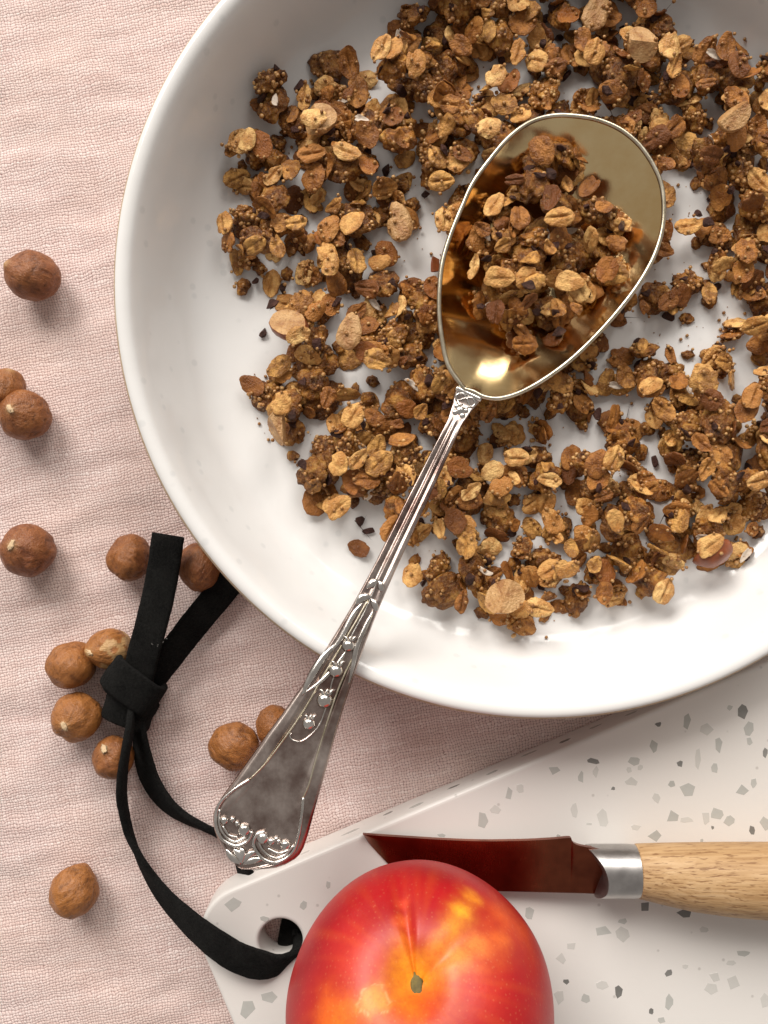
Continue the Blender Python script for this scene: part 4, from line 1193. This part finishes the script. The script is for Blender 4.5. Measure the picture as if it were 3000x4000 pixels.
for i, (px, py, hw, hh, ax, peel, lab) in enumerate(NUTS_ON_CLOTH):
    R = 0.5 * (hw + hh) * PX * .97; zc = R * .95
    k = (1 - zc / HC)
    a = Vector(ax).normalized()
    m = hazel_mesh(40 + i, R * 1.0, R * .97, R * (1.02 if abs(a.z) < .6 else .98), bool(peel))
    q = a.to_track_quat('Z', 'Y').to_matrix().to_4x4() @ Matrix.Rotation(i * 1.3, 4, 'Z')
    # squash the outline to the photographed width and height, then drop it on the cloth
    sc_ = Matrix.Diagonal((hw / (.5 * (hw + hh)), hh / (.5 * (hw + hh)), 1, 1))
    V = np.c_[verts_of(m), np.ones(len(m.vertices))] @ np.array(sc_ @ q).T
    bm = V[:, :3] - 0
    zmin = float(bm[:, 2].min())
    m.vertices.foreach_set('co', ((np.c_[verts_of(m), np.ones(len(m.vertices))] @ np.array(q.inverted() @ sc_ @ q).T)[:, :3] * MM).ravel()); m.update()
    w = W(px, py, zc)
    T = Matrix.Translation((w.x, w.y, -zmin - .35)) @ q
    o = obj('hazelnut', m); o.matrix_world = to_m(T); tag(o, lab, 'hazelnut', 'hazelnuts on the cloth'); o['tone'] = [.1, .6, .3, .0, .35, .25, 1., .8, .9, .45, .8, .6, 1.][i]
    if i in (2, 3, 6, 8, 9):
        t = obj('tip', tip_mesh(60 + i), o); t.location = Vector((0, 0, R * 1.05)) * MM; t.rotation_euler = (0, 0, i)

# ------------------------------------------------------------------ suede cord
def ribbon(pts, wid, th, n=8, closed=False):
    """pts: (px, py, z, roll degrees[, width]) ; a flat strap with rounded edges"""
    P = catmull([(*W(p[0], p[1], p[2]), p[3], (p[4] if len(p) > 4 else wid)) for p in pts], n)
    return sweep(P, th)
def sweep(P, th, closed=False):
    N = len(P); v, f = [], []
    sec = []
    for k in range(20):
        q = 2 * math.pi * k / 20
        c, s = math.cos(q), math.sin(q)
        sec.append((math.copysign(abs(c) ** .35, c), math.copysign(abs(s) ** .5, s)))
    K = len(sec)
    for i in range(N):
        a = Vector(P[(i - 1) % N if closed else max(i - 1, 0)][:3]); b = Vector(P[(i + 1) % N if closed else min(i + 1, N - 1)][:3])
        t = (b - a).normalized(); s = t.cross(Vector((0, 0, 1)))
        s = s.normalized() if s.length > 1e-3 else Vector((1, 0, 0))
        u = s.cross(t).normalized()
        R = Quaternion(t, math.radians(P[i][3])); s = R @ s; u = R @ u
        c = Vector(P[i][:3])
        for x, y in sec:
            jit = .10 * noise.noise(c * .9 + Vector((x * 3, y * 3, 1))) + .05 * noise.noise(c * 3.1 + Vector((x * 5, y * 5, 1)))
            v.append(c + s * (x * (P[i][4] * .5 + jit)) + u * (y * (th * .5 + jit * .6)))
    M_ = N if closed else N - 1
    for i in range(M_):
        j = (i + 1) % N
        for k in range(K):
            f.append((i * K + k, i * K + (k + 1) % K, j * K + (k + 1) % K, j * K + k))
    if not closed: f.append(tuple(range(K))[::-1]); f.append(tuple((N - 1) * K + k for k in range(K)))
    return v, f
def band(cx, cy, z, ang_, ax_a, ax_b, wid, th, tiltz=0.0):
    """strap wrapped round the cord: a closed flat loop, its axis along ang_ in the picture plane"""
    c = W(cx, cy, z); d = Vector((math.cos(ang_), math.sin(ang_), math.sin(tiltz))).normalized()
    s = Vector((-d.y, d.x, 0)).normalized(); u = d.cross(s).normalized()
    N = 56; v, f = [], []
    prof = []
    for k in range(16):
        q = 2 * math.pi * k / 16; cc, ss = math.cos(q), math.sin(q)
        prof.append((math.copysign(abs(cc) ** .3, cc) * wid * .5, math.copysign(abs(ss) ** .6, ss) * th * .5))
    for i in range(N):
        q = 2 * math.pi * i / N; e = .72
        ca, sa = math.copysign(abs(math.cos(q)) ** e, math.cos(q)), math.copysign(abs(math.sin(q)) ** e, math.sin(q))
        nrm = (s * (ca / ax_a) + u * (sa / ax_b)).normalized()
        base = c + s * (ca * ax_a) + u * (sa * ax_b) + d * (1.0 * math.sin(q + .6))
        for x, y in prof:
            jit = .14 * noise.noise(base * .5 + Vector((x, y, 3)))
            v.append(base + d * x + nrm * (y + jit))
    for i in range(N):
        j = (i + 1) % N
        for k in range(16):
            f.append((i * 16 + k, j * 16 + k, j * 16 + (k + 1) % 16, i * 16 + (k + 1) % 16))
    return v, f
def build_cord():
    o0 = W(530, 2700, 0)
    o = empty('suede_cord', o0)
    tag(o, 'knotted black suede hanging cord threaded through the board hole', 'cord')
    def part(name, vf): return obj(name, mesh(name, [Vector(p) - o0 for p in vf[0]], vf[1], [M['suede']]), o)
    part('strap_end', ribbon([(520, 2735, 7.0, 0, 7), (538, 2660, 8.5, 0, 8), (556, 2570, 10.8, -3, 8.4), (588, 2450, 12.6, -4, 8.4), (618, 2330, 13.6, -4, 8.4), (640, 2210, 14.4, -4, 8.4), (657, 2090, 15.0, -3, 8.4)], 8.4, 1.9))
    part('strap_end', ribbon([(540, 2735, 4.5, 36, 7), (597, 2650, 5.0, 36, 8), (672, 2552, 5.2, 34, 8.2), (752, 2448, 5.0, 30, 8.2), (842, 2338, 4.6, 24, 8.2), (950, 2205, 4.0, 16, 8.2)], 8.2, 1.9))
    ang_ = math.atan2(.80, .50)
    part('knot_wrap', band(524, 2672, 6.8, math.radians(56), 7.1, 5.4, 9.2, 2.1, .05))
    part('knot_wrap', band(503, 2772, 5.2, math.radians(72), 5.6, 4.0, 8.0, 2.0, .1))
    part('knot_wrap', band(512, 2718, 5.6, math.radians(55), 7.1, 4.6, 5.0, 1.8, .05))
    part('strand', ribbon([(522, 2760, 7.0, 80), (510, 2840, 10.5, 82), (492, 2930, 13.0, 82), (478, 3030, 11.0, 82), (479, 3130, 6.6, 80), (504, 3250, 4.8, 76), (556, 3370, 5.0, 60), (632, 3490, 7.0, 42), (725, 3590, 11.0, 26),
                           (822, 3672, 14.6, 14), (920, 3736, 15.4, 8), (1010, 3768, 14.6, 8), (1085, 3772, 12.9, 30), (1140, 3735, 9.0, 62), (1158, 3690, 4.0, 88), (1160, 3650, 2.0, 90)], 8.1, 1.9))
    part('strand', ribbon([(538, 2760, 5.6, 62), (546, 2850, 5.2, 58), (558, 2950, 4.6, 44), (588, 3050, 4.0, 40), (648, 3138, 4.0, 46), (722, 3194, 4.2, 56), (800, 3232, 4.2, 64), (870, 3270, 4.0, 64), (915, 3320, 3.6, 62), (944, 3372, 3.2, 58), (962, 3412, 2.8, 50)], 7.9, 1.9))
    part('strap_end', ribbon([(1175, 3540, 1.1, 0, 7.6), (1150, 3620, 1.1, 0, 7.6), (1140, 3700, 1.2, 0, 7.6), (1165, 3770, 1.1, 0, 7.6)], 7.6, 1.8))
    # lint caught on the suede
    rr_ = random.Random(4); parts = []
    for cx, cy, z, n, sp in ((622, 2500, 12.6, 12, 16),):
        for _ in range(n):
            p = W(cx + rr_.gauss(0, sp), cy + rr_.gauss(0, sp * .6), z + rr_.uniform(-.1, .5)); q = rr_.uniform(0, 6.28); L = rr_.uniform(.3, .9)
            parts.append(tube([p, p + Vector((math.cos(q) * L * .5, math.sin(q) * L * .5, .15)), p + Vector((math.cos(q + .8) * L, math.sin(q + .8) * L, .05))], .028, 4))
    v, f = join(parts)
    l = obj('lint', mesh('lint', [Vector(p) - o0 for p in v], f, [M['lint']]), o); l['kind'] = 'stuff'
build_cord()

# ------------------------------------------------------------------ the knife
def build_knife():
    def zb(x): return float(np.interp(x, [1417, 1600, 2300, 2480, 3000, 3300], [11.9, 12.6, 18.6, 18.7, 20.6, 21.4]))
    o0 = W(2485, 3400, BT)
    o = empty('paring_knife', o0)
    tag(o, 'small paring knife with painted red reflection on blade and pale wooden handle on the board', 'knife')
    up = [(1417, 3256), (1500, 3262), (1593, 3268), (1740, 3277), (1882, 3282), (2000, 3281), (2075, 3279), (2160, 3274), (2225, 3269), (2232, 3280), (2244, 3292), (2273, 3302), (2330, 3310), (2400, 3316)]
    dn = [(1417, 3256), (1436, 3288), (1458, 3313), (1490, 3347), (1521, 3378), (1570, 3418), (1640, 3452), (1740, 3471), (1921, 3480), (2075, 3484), (2200, 3487), (2282, 3489), (2331, 3491), (2400, 3488)]
    uc = catmull(up, 4); dc = catmull(dn, 4)
    xs = np.concatenate([np.linspace(1417.5, 1560, 30), np.linspace(1565, 2215, 60), np.linspace(2218, 2290, 26), np.linspace(2295, 2400, 12)])
    v, f = [], []; NR = 9
    for x in xs:
        yu = float(np.interp(x, uc[:, 0], uc[:, 1])); yd = float(np.interp(x, dc[:, 0], dc[:, 1]))
        for s in (1, -1):
            for k in range(NR):
                a = k / (NR - 1); th = 0.85 * (1 - a) ** .9 + .06
                if k == 0: th *= .75
                w = W(x, yu + (yd - yu) * a, zb(x) + 0.9 * (0.5 - a) * 2); v.append(w + Vector((0, 0, s * th)) - o0)
    n = 2 * NR
    for i in range(len(xs) - 1):
        for k in range(NR - 1):
            a = i * n + k; f.append((a, a + 1, a + n + 1, a + n))
            a = i * n + NR + k; f.append((a, a + n, a + n + 1, a + 1))
        a = i * n; f.append((a, a + n, a + n + NR, a + NR))
        a = i * n + NR - 1; f.append((a, a + NR, a + n + NR, a + n))
    f.append(tuple(range(NR)) + tuple(NR + k for k in reversed(range(NR))))
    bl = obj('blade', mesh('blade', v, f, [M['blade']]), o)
    md = bl.modifiers.new('edge', 'EDGE_SPLIT'); md.split_angle = math.radians(40)
    # ferrule: tube whose mouth is cut back in a curve round the blade heel
    heel = catmull([(3296, 2268), (3304, 2290), (3320, 2312), (3354, 2338), (3402, 2352), (3460, 2351), (3490, 2334), (3506, 2318)], 4)
    sg = 64; v, f = [], []
    cy = 3402.0
    for j in range(9):
        for i in range(sg):
            q = 2 * math.pi * i / sg
            ry = 100.0; y = cy - ry * math.cos(q)
            x0 = float(np.interp(y, heel[:, 0], heel[:, 1]))
            x = x0 + (2484 - x0) * j / 8
            R = ry * PX * (1 - 18.6 / HC) * (0.985 if j in (0, 8) else 1.0)
            c = W(x, cy, 18.6)
            v.append(Vector((c.x, c.y + R * math.cos(q), 18.6 + R * .98 * math.sin(q))) - o0)
    for j in range(8):
        for i in range(sg):
            k = (i + 1) % sg; f.append((j * sg + i, j * sg + k, (j + 1) * sg + k, (j + 1) * sg + i))
    v.append(W(2352, cy, 18.6) - o0); c0 = len(v) - 1
    v.append(W(2484, cy, 18.6) - o0); c1 = c0 + 1
    for i in range(sg):
        k = (i + 1) % sg; f.append((c0, k, i)); f.append((c1, 8 * sg + i, 8 * sg + k))
    fe = obj('ferrule', mesh('ferrule', v, f, [M['steel']]), o)
    fe.modifiers.new('edge', 'EDGE_SPLIT').split_angle = math.radians(50)
    # handle
    tx = [2485, 2490, 2500, 2600, 2700, 2850, 3000, 3200, 3500, 3700, 3790, 3830]
    top = [3306, 3302, 3301, 3299, 3298, 3297, 3297, 3299, 3312, 3340, 3380, 3440]; bot = [3500, 3504, 3506, 3530, 3552, 3572, 3584, 3588, 3572, 3540, 3500, 3445]
    v, f = [], []; xs = np.concatenate([np.array([2485, 2488, 2492.]), np.linspace(2500, 3700, 50), np.linspace(3715, 3830, 14)])
    for x in xs:
        a = float(np.interp(x, tx, top)); b = float(np.interp(x, tx, bot)); zc = zb(x); R = (b - a) * .5 * PX * (1 - zc / HC)
        zc = 11.1 + max(R, 7.4) * 1.0 if x > 2700 else zc
        c = W(x, .5 * (a + b), zc)
        for i in range(sg):
            q = 2 * math.pi * i / sg; v.append(Vector((c.x, c.y + R * math.cos(q), zc + R * .98 * math.sin(q))) - o0)
    for j in range(len(xs) - 1):
        for i in range(sg):
            k = (i + 1) % sg; f.append((j * sg + i, j * sg + k, (j + 1) * sg + k, (j + 1) * sg + i))
    f.append(tuple(range(sg))[::-1]); f.append(tuple((len(xs) - 1) * sg + i for i in range(sg)))
    obj('handle', mesh('handle', v, f, [M['wood']]), o)
build_knife()

# ------------------------------------------------------------------ the nectarine
def build_nectarine():
    R = 30.7; C = Vector((8.0, -112.0, BT + R * .97))
    def ray_dir(px, py):
        d = (W(px, py, 0) - Vector((0, 0, HC))).normalized(); o_ = Vector((0, 0, HC)) - C
        b = o_.dot(d); c = o_.dot(o_) - R * R; disc = b * b - c
        t = -b - math.sqrt(max(disc, 0))
        return (o_ + d * t).normalized()
    stem = ray_dir(1622, 3806)
    sut = ray_dir(1565, 3450)
    side = stem.cross(sut).normalized(); fwd = side.cross(stem).normalized()
    nu, nv = 260, 200
    blobs = [  # px, py, spread (px-ish degrees), colour, weight
        (1612, 3745, 7, (0.86, 0.30, 0.012), .9), (1618, 3790, 10, (0.88, 0.38, 0.012), 1.0), (1622, 3840, 10, (0.86, 0.34, 0.012), 1.0), (1600, 3880, 6, (0.85, 0.34, 0.015), .8), (1640, 3900, 10, (0.80, 0.12, 0.012), .8),
        (1720, 3660, 5, (0.86, 0.27, 0.02), .8), (1770, 3600, 4.5, (0.90, 0.33, 0.02), .95), (1810, 3545, 5, (0.95, 0.42, 0.025), 1.0), (1845, 3495, 4, (0.90, 0.33, 0.02), .75),
        (1740, 3745, 5, (0.88, 0.22, 0.03), .8), (1800, 3720, 6, (0.93, 0.32, 0.06), .9), (1880, 3690, 7, (0.92, 0.30, 0.06), .9), (1960, 3660, 6, (0.84, 0.18, 0.03), .7),
        (1960, 3560, 8, (0.80, 0.12, 0.015), .7), (2050, 3640, 9, (0.76, 0.10, 0.012), .6), (1578, 3640, 3.6, (0.90, 0.24, 0.02), .9), (1592, 3700, 4.2, (0.92, 0.34, 0.02), 1.0), (1566, 3570, 3.2, (0.86, 0.15, 0.03), .8), (1558, 3500, 3.0, (0.78, 0.08, 0.03), .6),
        (1290, 3960, 9, (0.86, 0.16, 0.015), .9), (1350, 3990, 9, (0.86, 0.20, 0.015), .8), (1480, 3980, 8, (0.80, 0.10, 0.015), .7), (1400, 3720, 10, (0.72, 0.06, 0.02), .6), (1880, 3860, 10, (0.72, 0.05, 0.016), .6),
        (1700, 3400, 9, (0.32, 0.006, 0.010), .9), (1850, 3430, 7, (0.36, 0.008, 0.010), .8), (1450, 3480, 8, (0.42, 0.010, 0.012), .6), (1200, 3720, 10, (0.30, 0.006, 0.012), .85), (1150, 3850, 8, (0.30, 0.006, 0.014), .85), (1290, 3570, 8, (0.32, 0.006, 0.012), .7), (2090, 3700, 6, (0.40, 0.012, 0.012), .6),
        (1640, 3600, 6, (0.46, 0.010, 0.012), .8), (1930, 3770, 6, (0.50, 0.015, 0.012), .6), (1700, 3930, 6, (0.50, 0.012, 0.012), .6), (2100, 3850, 9, (0.48, 0.014, 0.012), .6)]
    BL = [(ray_dir(x, y), math.radians(s), np.array(c), w) for x, y, s, c, w in blobs]
    scar = ray_dir(1445, 3890)
    v, f, col = [], [], []
    q0 = stem.to_track_quat('Z', 'Y').to_matrix()
    for j in range(nv + 1):
        ph = math.pi * (j / nv)
        for i in range(nu):
            th = 2 * math.pi * i / nu
            d = q0 @ Vector((math.sin(ph) * math.cos(th), math.sin(ph) * math.sin(th), math.cos(ph)))
            a = ph; az = math.atan2(d.dot(side), d.dot(fwd))
            k = 1 - .150 * math.exp(-(a / .20) ** 2) - .095 * math.exp(-(a / .44) ** 2)      # stem hollow
            k -= .052 * math.exp(-(az / .13) ** 2) * math.exp(-((a - .42) / .42) ** 2)        # suture
            k -= .030 * math.exp(-((az + 1.05) / .22) ** 2) * math.exp(-((a - .42) / .36) ** 2)
            k += .016 * noise.noise(d * 1.6 + Vector((3, 1, 5))) + .028 * math.cos(az * 2 + .5) * math.sin(ph) ** 2
            v.append(d * R * k)
            wv = Vector((noise.noise(d * 6), noise.noise(d * 6 + Vector((9, 0, 0))), noise.noise(d * 6 + Vector((0, 9, 0))))) * .05
            wv += Vector((noise.noise(d * 19), noise.noise(d * 19 + Vector((9, 0, 0))), noise.noise(d * 19 + Vector((0, 9, 0))))) * .022
            dd = (d + wv).normalized()
            c = np.array((0.42, 0.009, 0.011)) * (1 + .22 * noise.noise(d * 3 + Vector((5, 5, 5))))
            for bd, s, bc, w in BL:
                e = math.acos(max(-1, min(1, dd.dot(bd))))
                if e < s * 2.4:
                    wt = w * math.exp(-(e / s) ** 2); c = c * (1 - wt) + bc * wt
            # faint radial streaks from the stem
            st = noise.noise((math.cos(az) * 9, math.sin(az) * 9, a * 1.2)); wt = max(0, st) * .25 * math.exp(-((a - .6) / .5) ** 2)
            c = c * (1 - wt) + np.array((0.80, 0.16, 0.02)) * wt
            # healed scar: yellow patch with a pale broken edge
            e = math.degrees(math.acos(max(-1, min(1, d.dot(scar))))) + 2.6 * noise.noise(d * 14) + 1.0 * noise.noise(d * 40)
            wt = 1 / (1 + math.exp((e - 5.0) / 1.3)); c = c * (1 - wt) + np.array((0.84, 0.29, 0.03)) * wt
            ed = math.exp(-((e - 5.3) / .55) ** 2) * (1 if noise.noise(d * 14 + Vector((2, 2, 2))) > -.08 else 0)
            c = c * (1 - .45 * ed) + np.array((0.88, 0.50, 0.20)) * .45 * ed
            col.append((*c, 1))
    for j in range(nv):
        for i in range(nu):
            a, b = j * nu + i, j * nu + (i + 1) % nu; f.append((a, a + nu, b + nu, b))
    o = empty('nectarine', (C.x, C.y, BT)); base = Vector((0, 0, C.z - BT))
    zmin = min(p.z for p in v); base.z = -zmin - .05
    tag(o, 'ripe red and orange nectarine with a yellow scar sitting on the terrazzo board', 'nectarine')
    m = mesh('flesh', v, f, [M['fruit']])
    ca = m.color_attributes.new('skin', 'FLOAT_COLOR', 'POINT'); ca.data.foreach_set('color', np.array(col).ravel())
    fl = obj('flesh', m, o, base)
    # dry stem scar at the bottom of the hollow
    sv = []
    for p in ICO[3][0]:
        P = Vector(p); k = 1 + .35 * noise.noise(P * 2.5) + .12 * noise.noise(P * 8)
        x, y, z = P.x * 1.35 * k, P.y * 2.5 * k * (1 if P.y > 0 else 1.15), P.z * .55 * k - (.35 * max(0, 1 - (P.x ** 2 + P.y ** 2) * 2))
        sv.append(side * x + fwd * y + stem * (z + R * .762))
    obj('stem_scar', mesh('stem_scar', sv, ICO[3][1], [M['stem']]), o, base)
build_nectarine()
